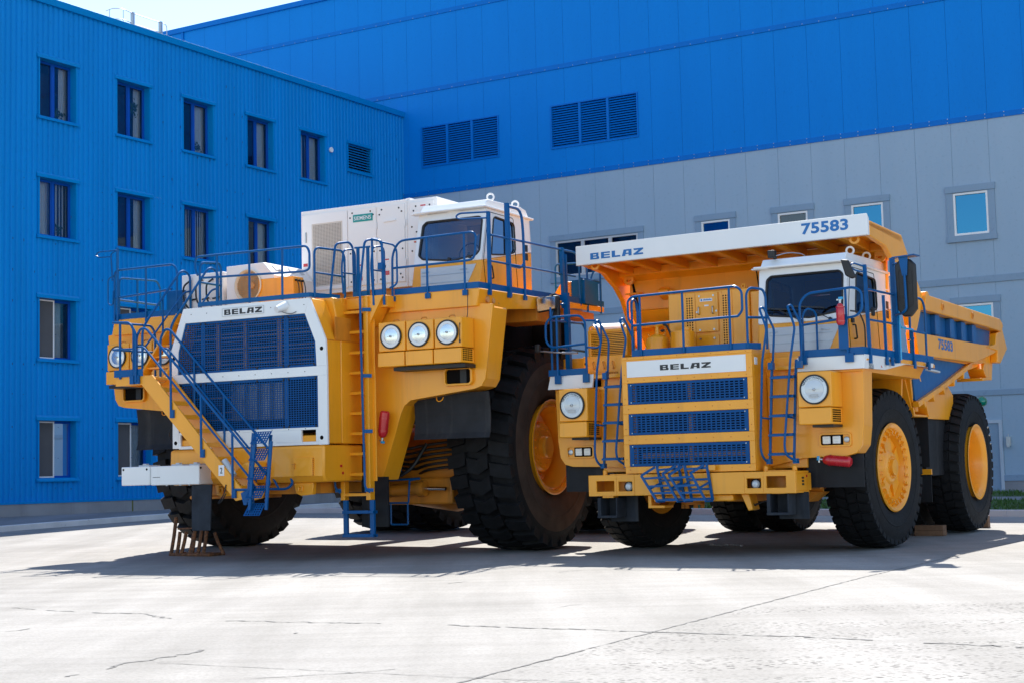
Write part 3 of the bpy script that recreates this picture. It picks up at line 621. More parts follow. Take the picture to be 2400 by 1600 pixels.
for (x0, x1, z0, z1) in LOU:
    q = MB(); t_ = .055; q.ring([(x0-t_,z0-t_),(x1+t_,z0-t_),(x1+t_,z1+t_),(x0-t_,z1+t_)], [(x0,z0),(x1,z0),(x1,z1),(x0,z1)], 'y', -.035, .12)
    a, b_ = x0+(x1-x0)*.335, x0+(x1-x0)*.665
    q.box(a-.05,a+.05,-.03,.12,z0,z1); q.box(b_-.05,b_+.05,-.03,.12,z0,z1)
    lo = q.build('louvre', TR_B, hall, smooth=0)
    q = MB(); n = 17
    for i in range(n):
        z = z0+(z1-z0)*i/n
        for p, r2 in ((x0,a-.05),(a+.05,b_-.05),(b_+.05,x1)): q.hexa([(p,-.01,z),(r2,-.01,z),(r2,-.004,z-.004),(p,-.004,z-.004),(p,.045,z+.068),(r2,.045,z+.068),(r2,.051,z+.064),(p,.051,z+.064)])
    q.build('slat', TR_B, lo, smooth=0)
    q = MB(); q.box(x0,x1,.14,.16,z0,z1); q.build('backing', DARK, lo, smooth=0)
for kind, x0, x1, z0, z1 in HW:
    q = MB(); s = .22
    q.box(x0-s-.02, x1+s+.02, -.075, .02, z1+.02, z1+.235); q.box(x0-s, x0, -.05, .03, z0-.02, z1+.02); q.box(x1, x1+s, -.05, .03, z0-.02, z1+.02); q.box(x0-s-.02, x1+s+.02, -.085, .02, z0-.21, z0-.02); q.box(x0,x1,-.03,.03,z0-.02,z0); q.box(x0,x1,-.03,.03,z1,z1+.02)
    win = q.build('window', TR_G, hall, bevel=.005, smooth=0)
    n = 3 if kind == 'triple' else 1; fr_ = MB(); pn = MB(); wd = (x1-x0)/n
    for i in range(n):
        a, b_ = x0+i*wd, x0+(i+1)*wd; f = .07
        fr_.ring([(a,z0),(b_,z0),(b_,z1),(a,z1)], [(a+f,z0+f),(b_-f,z0+f),(b_-f,z1-f),(a+f,z1-f)], 'y', -.035, .05)
        pn.mesh([(a+f,.02,z0+f),(b_-f,.02,z0+f),(b_-f,.02,z1-f),(a+f,.02,z1-f)],[(0,1,2,3)])
    fr_.build('frame', WPVC if n == 1 else mat('pvc_shaded', (0.5,0.52,0.54), .4), win, bevel=.008, smooth=0); pn.build('pane', GLM if n == 1 and x0 not in (15.64,) else GLH, win, smooth=0)
    q = MB(); q.box(x0-.1,x1+.1,1.4,1.5,z0-.1,z1+.1); q.box(x0-.1,x1+.1,.06,1.5,z0-.2,z0-.1); q.box(x0-.1,x1+.1,.06,1.5,z1+.1,z1+.2); q.box(x0-.2,x0-.1,.06,1.5,z0-.2,z1+.2); q.box(x1+.1,x1+.2,.06,1.5,z0-.2,z1+.2)
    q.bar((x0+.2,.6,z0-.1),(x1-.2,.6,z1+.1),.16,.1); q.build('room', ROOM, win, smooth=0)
x0, x1, z0, z1 = DOOR
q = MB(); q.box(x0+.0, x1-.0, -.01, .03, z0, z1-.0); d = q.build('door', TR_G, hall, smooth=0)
q = MB(); q.ring([(x0-.1,z0),(x1+.1,z0),(x1+.1,z1+.1),(x0-.1,z1+.1)], [(x0,z0+.01),(x1,z0+.01),(x1,z1),(x0,z1)], 'y', -.05, .02); q.build('door_frame', mat('door_frame_grey', (0.42,0.5,0.58), .4), d, smooth=0)
q = MB(); q.tube([(x0+.14,-.01,1.45),(x0+.14,-.06,1.45),(x0+.26,-.06,1.45)], .012, 6, .03); q.build('handle', STL, d)
q = MB(); q.lathe([(0,.0),(0,.13),(.08,.12),(.12,.07),(.13,0)], (22.25,0,3.26), (0,-1,0), 20); q.lathe([(.0,.16),(.02,.16),(.02,.12),(.0,.12)], (22.25,0,3.26), (0,-1,0), 20); q.build('alarm_lamp', mat('green_lamp', (0.0,0.22,0.14), .2, coat=.6), hall)
q = MB(); q.box(22.97,23.09,-.14,0,1.83,2.12); q.box(22.99,23.07,-.16,-.14,1.78,1.86); q.cyl((23.03,-.07,2.12),(23.03,-.07,2.2),.012,8); q.build('switch_box', mat('box_grey', (0.5,0.52,0.5), .5), hall, bevel=.012, smooth=0)
# ------------------------------------------------------------------ wheels (axle along x, outer face towards +x)
def tyre(R, Wd, Rr, kind):
    h = R-Rr; dep = 0.115 if kind == 'rock' else 0.05; Rb = R-dep; mb = MB()
    half = [(.36*Wd, Rr-.02), (.40*Wd, Rr+.01), (.455*Wd, Rr+.12*h), (.495*Wd, Rr+.36*h), (.5*Wd, Rr+.52*h), (.488*Wd, Rr+.68*h), (.47*Wd, Rb-.06), (.44*Wd, Rb-.015), (.34*Wd, Rb+.0), (.15*Wd, Rb+.012)]
    mb.cur = 0
    mb.lathe([(-.15*Wd, Rb+.012), (.15*Wd, Rb+.012)], n=88)
    for sgn in (1, -1):
        prof = [(sgn*a, r) for a, r in half]
        mb.cur = 1; mb.lathe(prof[:6], n=88); mb.cur = 0; mb.lathe(prof[5:], n=88)
        mb.cur = 1; mb.lathe([(sgn*(.497*Wd), Rr+.40*h), (sgn*(.503*Wd+.004), Rr+.42*h), (sgn*(.503*Wd+.004), Rr+.44*h), (sgn*.5*Wd, Rr+.46*h)], n=88)
    mb.cur = 0
    def lug(poly, side_drop=0.0):
        """poly in (angle, x/Wd); rises from below the groove floor to the tread surface"""
        top = []; bot = []
        for a, x in poly:
            ax = abs(x); rr = R-.02*(ax/.5)**2-(side_drop if ax > .46 else 0); rb = Rb-.05-(.30*h if ax > .46 else 0)
            if ax > .46: rb = Rb-.13*h-.05
            top.append((x*Wd*(1 if ax < .46 else 1.0), rr*math.sin(a), rr*math.cos(a))); bot.append((x*Wd*(1.0 if ax < .46 else .965), rb*math.sin(a), rb*math.cos(a)))
        n = len(poly); mb.mesh(bot+top, [tuple(range(n-1,-1,-1)), tuple(range(n,2*n))]+[(i,(i+1)%n,n+(i+1)%n,n+i) for i in range(n)])
    if kind == 'rock':
        N = 30; p = 2*math.pi/N
        for i in range(N):
            for sgn, off in ((1, 0.0), (-1, .5)):
                a = (i+off)*p
                lug([(a+.00*p, sgn*.49), (a+.62*p, sgn*.49), (a+.74*p, sgn*.30), (a+.80*p, sgn*.19), (a+.22*p, sgn*.19), (a+.12*p, sgn*.30)], .035)
            a = (i+.27)*p
            lug([(a+.12*p, -.165), (a+.0*p, .0), (a+.30*p, .165), (a+.92*p, .165), (a+.66*p, .0), (a+.78*p, -.165)])
    else:
        N = 44; p = 2*math.pi/N
        for i in range(N):
            for sgn, off in ((1, 0.0), (-1, .5)):
                a = (i+off)*p
                lug([(a+.00*p, sgn*.488), (a+.70*p, sgn*.488), (a+.86*p, sgn*.34), (a+.93*p, sgn*.25), (a+.20*p, sgn*.25), (a+.12*p, sgn*.34)], .03)
                lug([(a+.30*p, sgn*.235), (a+1.02*p, sgn*.235), (a+.86*p, sgn*.12), (a+.78*p, sgn*.022), (a+.06*p, sgn*.022), (a+.14*p, sgn*.12)])
    return mb
def wheel(parent, loc, R, Wd, Rr, kind, rim_kind, side, tread, wall_m, yaw=0.0):
    hw = Wd/2; mb = MB()
    if rim_kind == 'dish':   # deep dish with a drum hub
        prof = [(.36*hw*2*.9, Rr-.03), (.86*hw, Rr-.02), (.93*hw, Rr+.035), (1.0*hw-.04, Rr+.035), (1.0*hw-.03, Rr+.01), (.93*hw, Rr-.045), (.86*hw, Rr-.05), (.88*hw, Rr-.09), (.80*hw, Rr-.11), (.25*hw, Rr-.16), (.15*hw, Rr-.22), (.12*hw, .02)]
    elif rim_kind == 'clamp': # flat centre with wedge clamps all round
        prof = [(.6*hw, Rr-.03), (.92*hw, Rr-.01), (1.0*hw-.02, Rr+.04), (1.0*hw, Rr+.02), (.96*hw, Rr-.02), (.86*hw, Rr-.06), (.86*hw, Rr-.16), (.62*hw, Rr-.19), (.60*hw, .30), (.70*hw, .28), (.70*hw, .02)]
    else:                     # deep plain rim of the driven wheels
        prof = [(.5*hw, Rr-.03), (.94*hw, Rr-.01), (1.0*hw+.02, Rr+.03), (1.0*hw+.02, Rr-.02), (.93*hw, Rr-.075), (.80*hw, Rr-.10), (-.55*hw, Rr-.13), (-.62*hw, .42), (-.40*hw, .40), (-.40*hw, .02)]
    mb.lathe([(a*side, r) for a, r in prof], n=64)
    mb.lathe([(-a*side*.9, r) for a, r in ((.5*hw, Rr-.03), (.94*hw, Rr-.01), (1.0*hw, Rr+.03), (.93*hw, Rr-.075), (.3*hw, Rr-.12), (.2*hw, .02))], n=48)
    w = mb.build('wheel', YEL, parent, bevel=0); w.location = loc; w.rotation_euler = (0, 0, yaw)
    t = tyre(R, Wd, Rr, kind).build('tyre', [tread, wall_m], w, smooth=40)
    h = MB()
    if rim_kind == 'dish':
        h.lathe([(a*side, r) for a, r in ((.14*hw, .50), (.40*hw, .47), (.55*hw, .45), (.60*hw, .40), (.60*hw, .21), (.74*hw, .205), (.79*hw, .18), (.79*hw, .0))], n=48)
        for i in range(16):
            a = i*math.pi/8; h.cyl((side*.60*hw, .33*math.cos(a), .33*math.sin(a)), (side*.63*hw, .33*math.cos(a), .33*math.sin(a)), .02, 6)
    elif rim_kind == 'clamp':
        for i in range(26):
            a = i*2*math.pi/26; c, s_ = math.cos(a), math.sin(a); rr = Rr-.115
            h.bar((side*.84*hw, (rr-.035)*c, (rr-.035)*s_), (side*.97*hw, (rr+.035)*c, (rr+.035)*s_), .07, .05, (0,-s_,c))
            h.cyl((side*.86*hw, (rr-.02)*c, (rr-.02)*s_), (side*1.0*hw, (rr-.02)*c, (rr-.02)*s_), .022, 6)
        h.lathe([(a*side, r) for a, r in ((.58*hw, .34), (.80*hw, .27), (.86*hw, .22), (.86*hw, .145), (1.0*hw, .135), (1.02*hw, .10), (1.02*hw, .0))], n=40)
        for i in range(5):
            a = i*2*math.pi/5+.4; c, s_ = math.cos(a), math.sin(a)
            h.prism([(.20,-.12),(Rr-.21,-.17),(Rr-.21,.17),(.20,.12)], 'z', 0, .08)
            k = len(h.v)-8
            for j in range(k, k+8): x, y, z = h.v[j]; h.v[j] = (side*(.60*hw+z*.8*(1 if x < .3 else .5)), x*c-y*s_, x*s_+y*c)
        for i in range(14):
            a = i*2*math.pi/14; h.cyl((side*.86*hw, .18*math.cos(a), .18*math.sin(a)), (side*.90*hw, .18*math.cos(a), .18*math.sin(a)), .013, 6)
    else:
        h.lathe([(a*side, r) for a, r in ((-.5*hw, .44), (-.1*hw, .40), (.05*hw, .34), (.05*hw, .0))], n=40)
    h.build('hub', YEL, w, bevel=0, smooth=30)
    return w

def lamp(parent, c, r, m_ring=None, dial=False):
    """round glass lamp facing -y: black seal, bright bezel, reflector dish and a bulb cap"""
    c = Vector(c); b = MB(); b.lathe([(0, r+.005), (.03, r+.005), (.035, r-.015), (.0, r-.03)], c, (0,-1,0), 40); L = b.build('headlight_seal', BLKP, parent)
    b = MB(); b.lathe([(.0, r-.012), (.024, r-.016), (.03, r*.72), (.022, r*.66)], c, (0,-1,0), 40); b.build('bezel', WHT if not dial else mat('lamp_face', (0.66,0.72,0.74), .25, coat=.6), parent)
    b = MB(); b.lathe([(.021, r*.68), (.026, r*.5), (.03, r*.25), (.031, 0)], c, (0,-1,0), 40); b.build('lens', LENSR if not dial else LENS, parent)
    b = MB(); b.lathe([(.03, r*.10), (.05, r*.09), (.055, 0)], c, (0,-1,0), 16); b.box(c.x-r*.36, c.x+r*.36, c.y-.034, c.y-.03, c.z-.004, c.z+.004); b.lathe([(.03,r*.06),(.055,r*.05),(.06,0)], c, (0,-1,0), 10)
    if dial: b.tube([c+Vector((-.07,-.035,-r*.5)), c+Vector((-.06,-.035,-r*.36)), c+Vector((.06,-.035,-r*.36)), c+Vector((.07,-.035,-r*.5))], .004, 5, .01, closed=True)
    b.build('bulb_cap', STL, parent)
    if dial:
        b = MB(); add_arc_text(b, 'ЕВРОЭЛЕМЕНТ', (c.x, c.y-.034, c.z), r*.76, r*.17, 142, 38)
        p = c+Vector((-r*.74, -.034, r*.42)); b.tube([p+Vector((-.022,0,-.03)), p+Vector((-.03,0,.015)), p+Vector((.012,0,.035)), p+Vector((.022,0,-.01))], .004, 5, .008, closed=True); b.box(p.x-.004,p.x+.002,p.y-.004,p.y,p.z-.014,p.z+.014)
        b.build('lettering', LETK, parent, smooth=0)
    return L

# ------------------------------------------------------------------ cab shared by both trucks
def rr8(x0, x1, z0, z1, c):
    return [(x0+c,z0),(x1-c,z0),(x1,z0+c),(x1,z1-c),(x1-c,z1),(x0+c,z1),(x0,z1-c),(x0,z0+c)]
def cab(parent, x0, x1, yf0, yb, z0, zb0, zb1, zt, lean, ws, seal_r, eyes, wipers=True, door=True):
    """ws = (left, right, bottom, top) of the windscreen in metres on the leaning front; zb0/zb1 where white meets yellow at front/back"""
    yft = yf0+lean; H = zt-z0; t = .05
    yf = lambda z: yf0+lean*(z-z0)/H
    c = MB()   # lower yellow shell
    c.prism([(yf0, z0), (yf(zb0)-.0, zb0), (yb, zb1), (yb, z0)], 'x', x0, x1)
    body = c.build('cab', YEL, parent, bevel=.03)
    c = MB()   # upper white shell, hollow, with real window openings
    Vv = Vector((0, lean, H)); sl_ = Vv.length/H
    def front(o_, i_): c.wall((x0, yf0, z0), (1,0,0), tuple(Vv/H), [(p-x0, q-z0) for p, q in o_], [(p-x0, q-z0) for p, q in i_], t)
    l, r, b, tp = ws
    mid = (l+r)/2
    inner = [(l+.07,b+.005),(mid+.1,b-.07),(r-.06,b+.0),(r,b+.07),(r,tp-.06),(r-.06,tp),(l+.07,tp),(l,tp-.06),(l-.02,b+.08)]
    outer = [(x0+.02,zb0),(mid,zb0),(x1-.02,zb0),(x1,zb0+.02),(x1,zt-.02),(x1-.02,zt),(x0+.02,zt),(x0,zt-.02),(x0,zb0+.02)]
    front(outer, inner)
    Lz = yb-yf(zb0)
    for xs, dr in ((x1, 1), (x0, -1)):       # side walls with door windows
        o_ = [(yf(zb0)+.012,zb0),(yf(zb0)+.4*Lz,zb0+.4*(zb1-zb0)),(yf(zb0)+.75*Lz,zb0+.75*(zb1-zb0)),(yb,zb1),(yb-.06,zt),(yf(zt)+.75*Lz,zt),(yf(zt)+.4*Lz,zt),(yf(zt)+.012,zt)]
        y0, y1 = yf(zb0)+.30*Lz*.62, yf(zb0)+.66*Lz
        i_ = [(y0,zb0+.13),(y0+.25*Lz,zb0+.18),(y1-.05,zb0+.26),(y1,zb0+.31),(y1-.03,zt-.20),(y1-.08,zt-.15),(y0+.17,zt-.12),(y0+.10,zt-.17)]
        V3 = [(xs, p, q) for p, q in o_]+[(xs, p, q) for p, q in i_]; V3 += [(xs-dr*t, p, q) for _, p, q in V3]; n = 8; F = []
        for i in range(n):
            j = (i+1)%n; F += [(i,j,n+j,n+i),(2*n+i,3*n+i,3*n+j,2*n+j),(i,2*n+i,2*n+j,j),(n+i,n+j,3*n+j,3*n+i)]
        c.mesh(V3, F)
    c.wall((x1, yb, zb1), (-1,0,0), (0,-.06/(zt-zb1),1), [(p, q) for p, q in rr8(0, x1-x0, 0, zt-zb1, .02)], rr8(.25, x1-x0-.25, .12, zt-zb1-.16, .05), t)
    up_ = c.build('cab_upper', WHT, parent, bevel=.012)
    c = MB(); c.box(x0-.05, x1+.05, yft-.14, yb+.03, zt+.0, zt+.035)
    c.prism([(yft-.02,zt+.035),(yft+.10,zt+.17),(yb-.35,zt+.21),(yb-.14,zt+.17),(yb-.02,zt+.035)], 'x', x0+.03, x1-.03)
    c.box(x0-.09, x0+.2, yft-.13, yft+.03, zt-.012, zt+.012)
    c.build('cab_roof', WHT, parent, bevel=.03, seg=3)
    c = MB(); O = Vector((x0, yf0, z0)); U = Vector((1,0,0)); V = Vv/H; N = U.cross(V).normalized()
    P = [O+U*(p-x0)+V*(q-z0)-N*.02 for p, q in inner]; c.mesh(P, [tuple(range(len(P)))]); wsg = c.build('windscreen', GLS, parent, smooth=0)
    c = MB(); c.tube([p+N*.018 for p in P], .022, 6, .03, closed=True); c.build('seal', BLKP, wsg)
    for xs, dr in ((x1, 1), (x0, -1)):
        c = MB(); y0, y1 = yf(zb0)+.30*Lz*.62, yf(zb0)+.66*Lz
        i_ = [(y0,zb0+.13),(y0+.25*Lz,zb0+.18),(y1-.05,zb0+.26),(y1,zb0+.31),(y1-.03,zt-.20),(y1-.08,zt-.15),(y0+.17,zt-.12),(y0+.10,zt-.17)]
        c.mesh([(xs-dr*.02,p,q) for p, q in i_], [tuple(range(8))]); g_ = c.build('side_window', GLS, parent, smooth=0)
        c = MB(); c.tube([(xs+dr*.004,p,q) for p, q in i_], .018, 6, .04, closed=True); ym = (y0+y1)/2+.12; c.box(xs-.012, xs+.012, ym-.012, ym+.012, zb0+.2, zt-.14); c.build('seal', BLKP, g_)
    c = MB(); y0 = yf(zb0)+.05   # door outline as a fine gap, handle
    c.tube([(x1+.002,y0+.10,z0+.1),(x1+.002,y0+.02,zb0),(x1+.002,y0+.22,zt-.06),(x1+.002,yb-.42*Lz+.1,zt-.06),(x1+.002,yb-.30*Lz,z0+.1)], .006, 4, .05); c.build('door_gap', DARK, parent, smooth=0)
    c = MB(); c.tube([(x1,y0+.24,zb0-.08),(x1+.05,y0+.24,zb0-.08),(x1+.05,y0+.30,zb0-.3),(x1,y0+.30,zb0-.3)], .014, 6, .03); c.box(x1,x1+.03,y0+.16,y0+.26,zb0-.05,zb0+.02); c.build('door_handle', BLKP, parent)
    c = MB(); c.box(x1,x1+.004,yb-.30,yb-.16,zb1-.02,zb1+.11); c.box(x1,x1+.004,yb-.30,yb-.16,zb1-.18,zb1-.05); c.build('notice_plate', BLKP, parent, smooth=0)
    for i, (ex, ey) in enumerate(eyes):
        c = MB(); c.lathe([(-.018,.045),(.018,.045),(.018,.075),(-.018,.075)], (ex,ey,zt+.27), (.45,-.9,0), 20, closed=True); c.cyl((ex,ey,zt+.14),(ex,ey,zt+.21),.02,8); c.build('lifting_eye', CAB, parent)
    c = MB(); zg0, zg1 = z0+.12, zb0-.07; gl, gr_ = x0+.16, x1-.22   # grey-white service hatch with slats under the windscreen
    q3 = lambda p, q, d: tuple(O+U*(p-x0)+V*(q-z0)+N*d)
    c.slab([q3(gl+.06,zg0,.014),q3(gr_-.05,zg0,.014),q3(gr_+.12,zg1,.014),q3(gl-.0,zg1,.014)], .02); gh = c.build('front_hatch', GRYP, parent, bevel=.006, smooth=0)
    c = MB()
    for i in (1, 2): z = zg0+(zg1-zg0)*i/3; c.slab([q3(gl+.05,z-.006,.019),q3(gr_+.0,z-.006,.019),q3(gr_+.0,z+.006,.019),q3(gl+.05,z+.006,.019)], .004)
    for p in (gl+.12, gr_-.12): c.slab([q3(p-.07,zg1-.09,.024),q3(p+.07,zg1-.09,.024),q3(p+.07,zg1-.07,.024),q3(p-.07,zg1-.07,.024)], .012)
    c.build('hatch_lines', STL, gh, smooth=0)
    if wipers:
        c = MB()
        for p, s_ in ((l+.62, -1), (r-.18, -1)):
            a = Vector(q3(p, b-.13, .03)); e = Vector(q3(p-.42, b+.10, .05)); c.cyl(a-N*.02, a+N*.04, .028, 10); c.bar(a, e, .016, .012); c.bar(e-Vector((.28,0,-.03)), e+Vector((.32,0,-.04)), .014, .02)
        c.build('wiper', BLKP, parent)
    c = MB(); ym = (yf0+yb)/2+.1; xm = (x0+x1)/2
    c.box(xm-.1, xm+.45, ym, ym+.5, zb0-.1, zb0+.15); c.box(xm-.1, xm+.45, ym+.42, ym+.55, zb0+.15, zb0+.72); c.box(x0+.06, x1-.06, yf(zb0)+.08, yf(zb0)+.42, zb0-.05, zb0+.1)
    st = c.build('seat', SEAT, parent, bevel=.05)
    c = MB(); c.tube([(xm+.17+.2*math.cos(i*math.pi/8), yf(zb0)+.5+.08*math.sin(i*math.pi/8), zb0+.22+.18*math.sin(i*math.pi/8)) for i in range(16)], .014, 6, .02, closed=True); c.bar((xm+.17,yf(zb0)+.35,zb0),(xm+.17,yf(zb0)+.5,zb0+.22),.04); c.build('steering_wheel', BLKP, parent)
    return body
def loop(parent, pts, r=.024, name='railing', m=None, fil=.13, more=(), clamps=()):
    """one bent-tube guard rail with its posts"""
    b = MB(); b.tube(pts, r, 8, fil)
    for p in more: b.tube(p, r, 8, .1)
    return b.build(name, m or BLU, parent)
def toe(parent, pts, z0, z1, th=.012, m=None):
    b = MB()
    for p, q in zip(pts, pts[1:]): b.slab([(p[0],p[1],z0),(q[0],q[1],z0),(q[0],q[1],z1),(p[0],p[1],z1)], th)
    return b.build('toe_board', m or BLU, parent, smooth=0)
# ================================================================== haul truck chassis (left)
T = empty('haul_truck', (-2.8767, 30.1299, 0), -28.0)
tag(T, 'larger yellow haul truck without a dump body, stairs slanting across its big blue mesh grille', 'haul truck')
GY = -3.72
# --- hood shell, white grille frame
o1 = [(-1.66,1.9),(1.66,1.9),(1.66,3.65),(1.36,4.37),(-1.38,4.37),(-1.66,3.65)]
i1 = [(-1.5,2.05),(1.5,2.05),(1.5,3.55),(1.26,4.14),(-1.28,4.14),(-1.5,3.55)]
b = MB(); b.ring(o1, i1, 'y', GY+.03, -3.25); b.prism([(-1.66,1.9),(1.66,1.9),(1.66,3.65),(1.50,4.41),(-1.50,4.41),(-1.66,3.65)], 'y', -3.25, -1.3); hood = b.build('hood', YEL, T, bevel=.02)
b = MB(); b.slab([(1.668,-2.95,4.05),(1.668,-3.42,4.05),(1.668,-3.42,3.66),(1.668,-2.95,3.66)], .02); b.box(1.655,1.672,-3.7,-2.6,3.645,3.655); b.build('seam_strip', YELD, hood, smooth=0)
b = MB(); y0, y1 = GY-.02, GY+.03
b.prism([(-1.38,4.37),(1.36,4.37),(1.26,4.11),(-1.34,4.11)], 'y', y0, y1)
b.prism([(1.36,4.37),(1.68,3.65),(1.70,3.21),(1.49,3.21),(1.47,3.62),(1.26,4.11)], 'y', y0, y1)
b.prism([(-1.38,4.37),(-1.66,3.65),(-1.66,3.21),(-1.52,3.21),(-1.50,3.62),(-1.34,4.11)], 'y', y0, y1)
b.prism([(-1.66,3.21),(1.70,3.21),(1.70,3.05),(-1.66,3.05)], 'y', y0, y1)
b.prism([(1.51,3.05),(1.70,3.05),(1.70,1.88),(1.51,1.88)], 'y', y0, y1); b.prism([(-1.64,3.05),(-1.50,3.05),(-1.50,1.90),(-1.64,1.90)], 'y', y0, y1)
b.box(-1.50,1.51,y0,y1,2.14,2.18); b.box(-1.50,1.51,y0,y1,1.885,1.94); b.box(-1.12,1.16,y0,y1,1.94,2.14)
b.box(1.46,1.51,y0,y1,1.94,2.14); b.box(-1.50,-1.46,y0,y1,1.94,2.14)
frm = b.build('grille_frame', WHT, T, bevel=.005)
b = MB()
for x, z in ((1.58,2.0),(-1.57,2.0),(1.60,3.5),(-1.6,3.5)): b.cyl((x,y0-.002,z),(x,y0+.0,z),.035,18)
for z in (4.26, 3.13, 2.16): 
    for i in range(8): b.cyl((-1.2+i*.35,y0-.006,z),(-1.2+i*.35,y0,z),.008,6)
b.build('bolt_hole', DARK, frm)
b = MB(); b.box(-.5,.41,y0-.012,y0,4.17,4.315); pl = b.build('nameplate', WHT, T, bevel=.004, smooth=0)
b = MB(); add_logo(b, (-.45,y0-.012,4.195), (1,0,0), (0,0,1), .82, .095, th=.004); b.build('lettering', LETK, pl, smooth=0)
b = MB(); b.ring([(-.5,4.17),(.41,4.17),(.41,4.315),(-.5,4.315)],[(-.49,4.18),(.40,4.18),(.40,4.305),(-.49,4.305)],'y',y0-.018,y0-.013); b.build('plate_rim', GRYP, pl, smooth=0)
b = MB(); b.cyl((.86,y0+.02,4.27),(.80,y0-.18,4.19),.085,14,.06); b.build('camera_hood', WHT, T)
b = MB(); b.tube([(.83,y0-.1,4.17),(.9,y0-.02,4.13),(1.02,y0-.02,4.12),(1.1,y0-.02,4.15)], .006, 5); b.build('cable', BLKP, T)
# --- grille panels, each a real slotted sheet
def clip_top(x, z): return not (x > 1.26+(4.11-z)*.21/.49*1.0 and z > 3.62) and not (x < -1.34-(4.11-z)*.16/.49 and z > 3.62)
for (xa, xb, za, zb, cl) in ((-1.52,-.95,3.21,4.11,clip_top),(-.945,.845,3.21,4.11,None),(.85,1.49,3.21,4.11,clip_top),(-1.5,-.95,2.17,3.05,None),(-.945,.845,2.17,3.05,None),(.85,1.51,2.17,3.05,None)):
    b = MB(); b.perf(xa, xb, za, zb, GY-.002, .054, .038, .041, .023, .035, .01, cl)
    if cl and xa > 0: b.bar((1.26,GY+.004,4.11),(1.48,GY+.004,3.6),.05,.01,(0,1,0))
    if cl and xa < 0: b.bar((-1.34,GY+.004,4.11),(-1.5,GY+.004,3.6),.05,.01,(0,1,0))
    p = b.build('grille_panel', BLUG, T, smooth=0)
    b = MB(); n = max(2, int((xb-xa)/.45)+1)
    for i in range(n):
        for z in (za+.03, zb-.035):
            x = xa+.05+(xb-xa-.1)*i/(n-1)
            if not cl or cl(x, z): b.cyl((x,GY-.014,z),(x,GY-.002,z),.018,8)
    b.build('bolt', BLKP, p)
b = MB(); b.box(-1.45,1.45,-3.42,-3.36,2.1,4.1); rad_ = b.build('radiator', DARK, T, smooth=0)
b = MB()
for i in range(13): b.box(-1.4,1.4,-3.56,-3.54,3.28+i*.066,3.293+i*.066)
for x in (-.72,-.12,.62): b.box(x-.04,x+.04,-3.60,-3.565,3.2,4.1)
for i in range(6): b.box(-1.4,-.5,-3.50,-3.48,2.25+i*.13,2.262+i*.13)
b.build('cooling_bars', TAN, rad_, smooth=0)
b = MB(); b.box(-.46,.68,-3.47,-3.44,2.36,3.0)
for i in range(5): b.box(-.46+i*.275,-.44+i*.275,-3.56,-3.471,2.36,3.0)
b.build('cooling_core', CORE, rad_, smooth=0)
# --- apron under the grille
b = MB(); b.prism([(-3.76,1.86),(-3.78,1.36),(-3.70,1.25),(-2.6,1.25),(-2.6,1.88),(-3.7,1.88)], 'x', -1.68, 1.64); apr = b.build('apron', YEL, T, bevel=.035, seg=3)
b = MB(); b.box(1.03,1.42,-3.80,-3.765,1.36,1.67); ha = b.build('hatch', YEL, T, bevel=.006, smooth=0)
b = MB()
for i in range(9): b.box(1.42,1.435,-3.80,-3.775,1.37+i*.034,1.39+i*.034)
b.box(1.0,1.08,-3.812,-3.80,1.555,1.57); b.box(1.05,1.065,-3.815,-3.80,1.48,1.58); b.build('latch', YELD, ha, smooth=0)
b = MB(); b.box(1.64,1.648,-3.3,-3.24,1.5,1.54); b.cyl((1.64,-3.22,1.40),(1.65,-3.22,1.40),.025,10); b.build('reflector', RED, apr)
b = MB(); b.prism([(-.2,1.35),(.15,1.62),(.45,1.62),(.45,1.35)], 'y', -4.0, -3.78); b.build('stair_bracket', YEL, apr, bevel=.01)
for x in (-.62, 1.08):
    b = MB(); b.prism([(x-.15,1.25),(x-.1,1.07),(x,1.03),(x+.24,1.05),(x+.26,1.25)], 'y', -3.66, -3.56); b.ring([(x-.05,1.1),(x+.05,1.1),(x+.05,1.2),(x-.05,1.2)],[(x-.025,1.12),(x+.025,1.12),(x+.025,1.18),(x-.025,1.18)],'y',-3.69,-3.66)
    b.build('tow_eye', YEL, T, bevel=.015)
b = MB(); b.box(-1.3,1.3,-3.55,-1.2,1.06,1.25); b.box(-.7,.3,-3.66,-3.5,1.1,1.25); b.box(-1.55,-.1,-3.4,-2.6,1.0,1.06); b.build('underframe', YELD, T, bevel=.02)
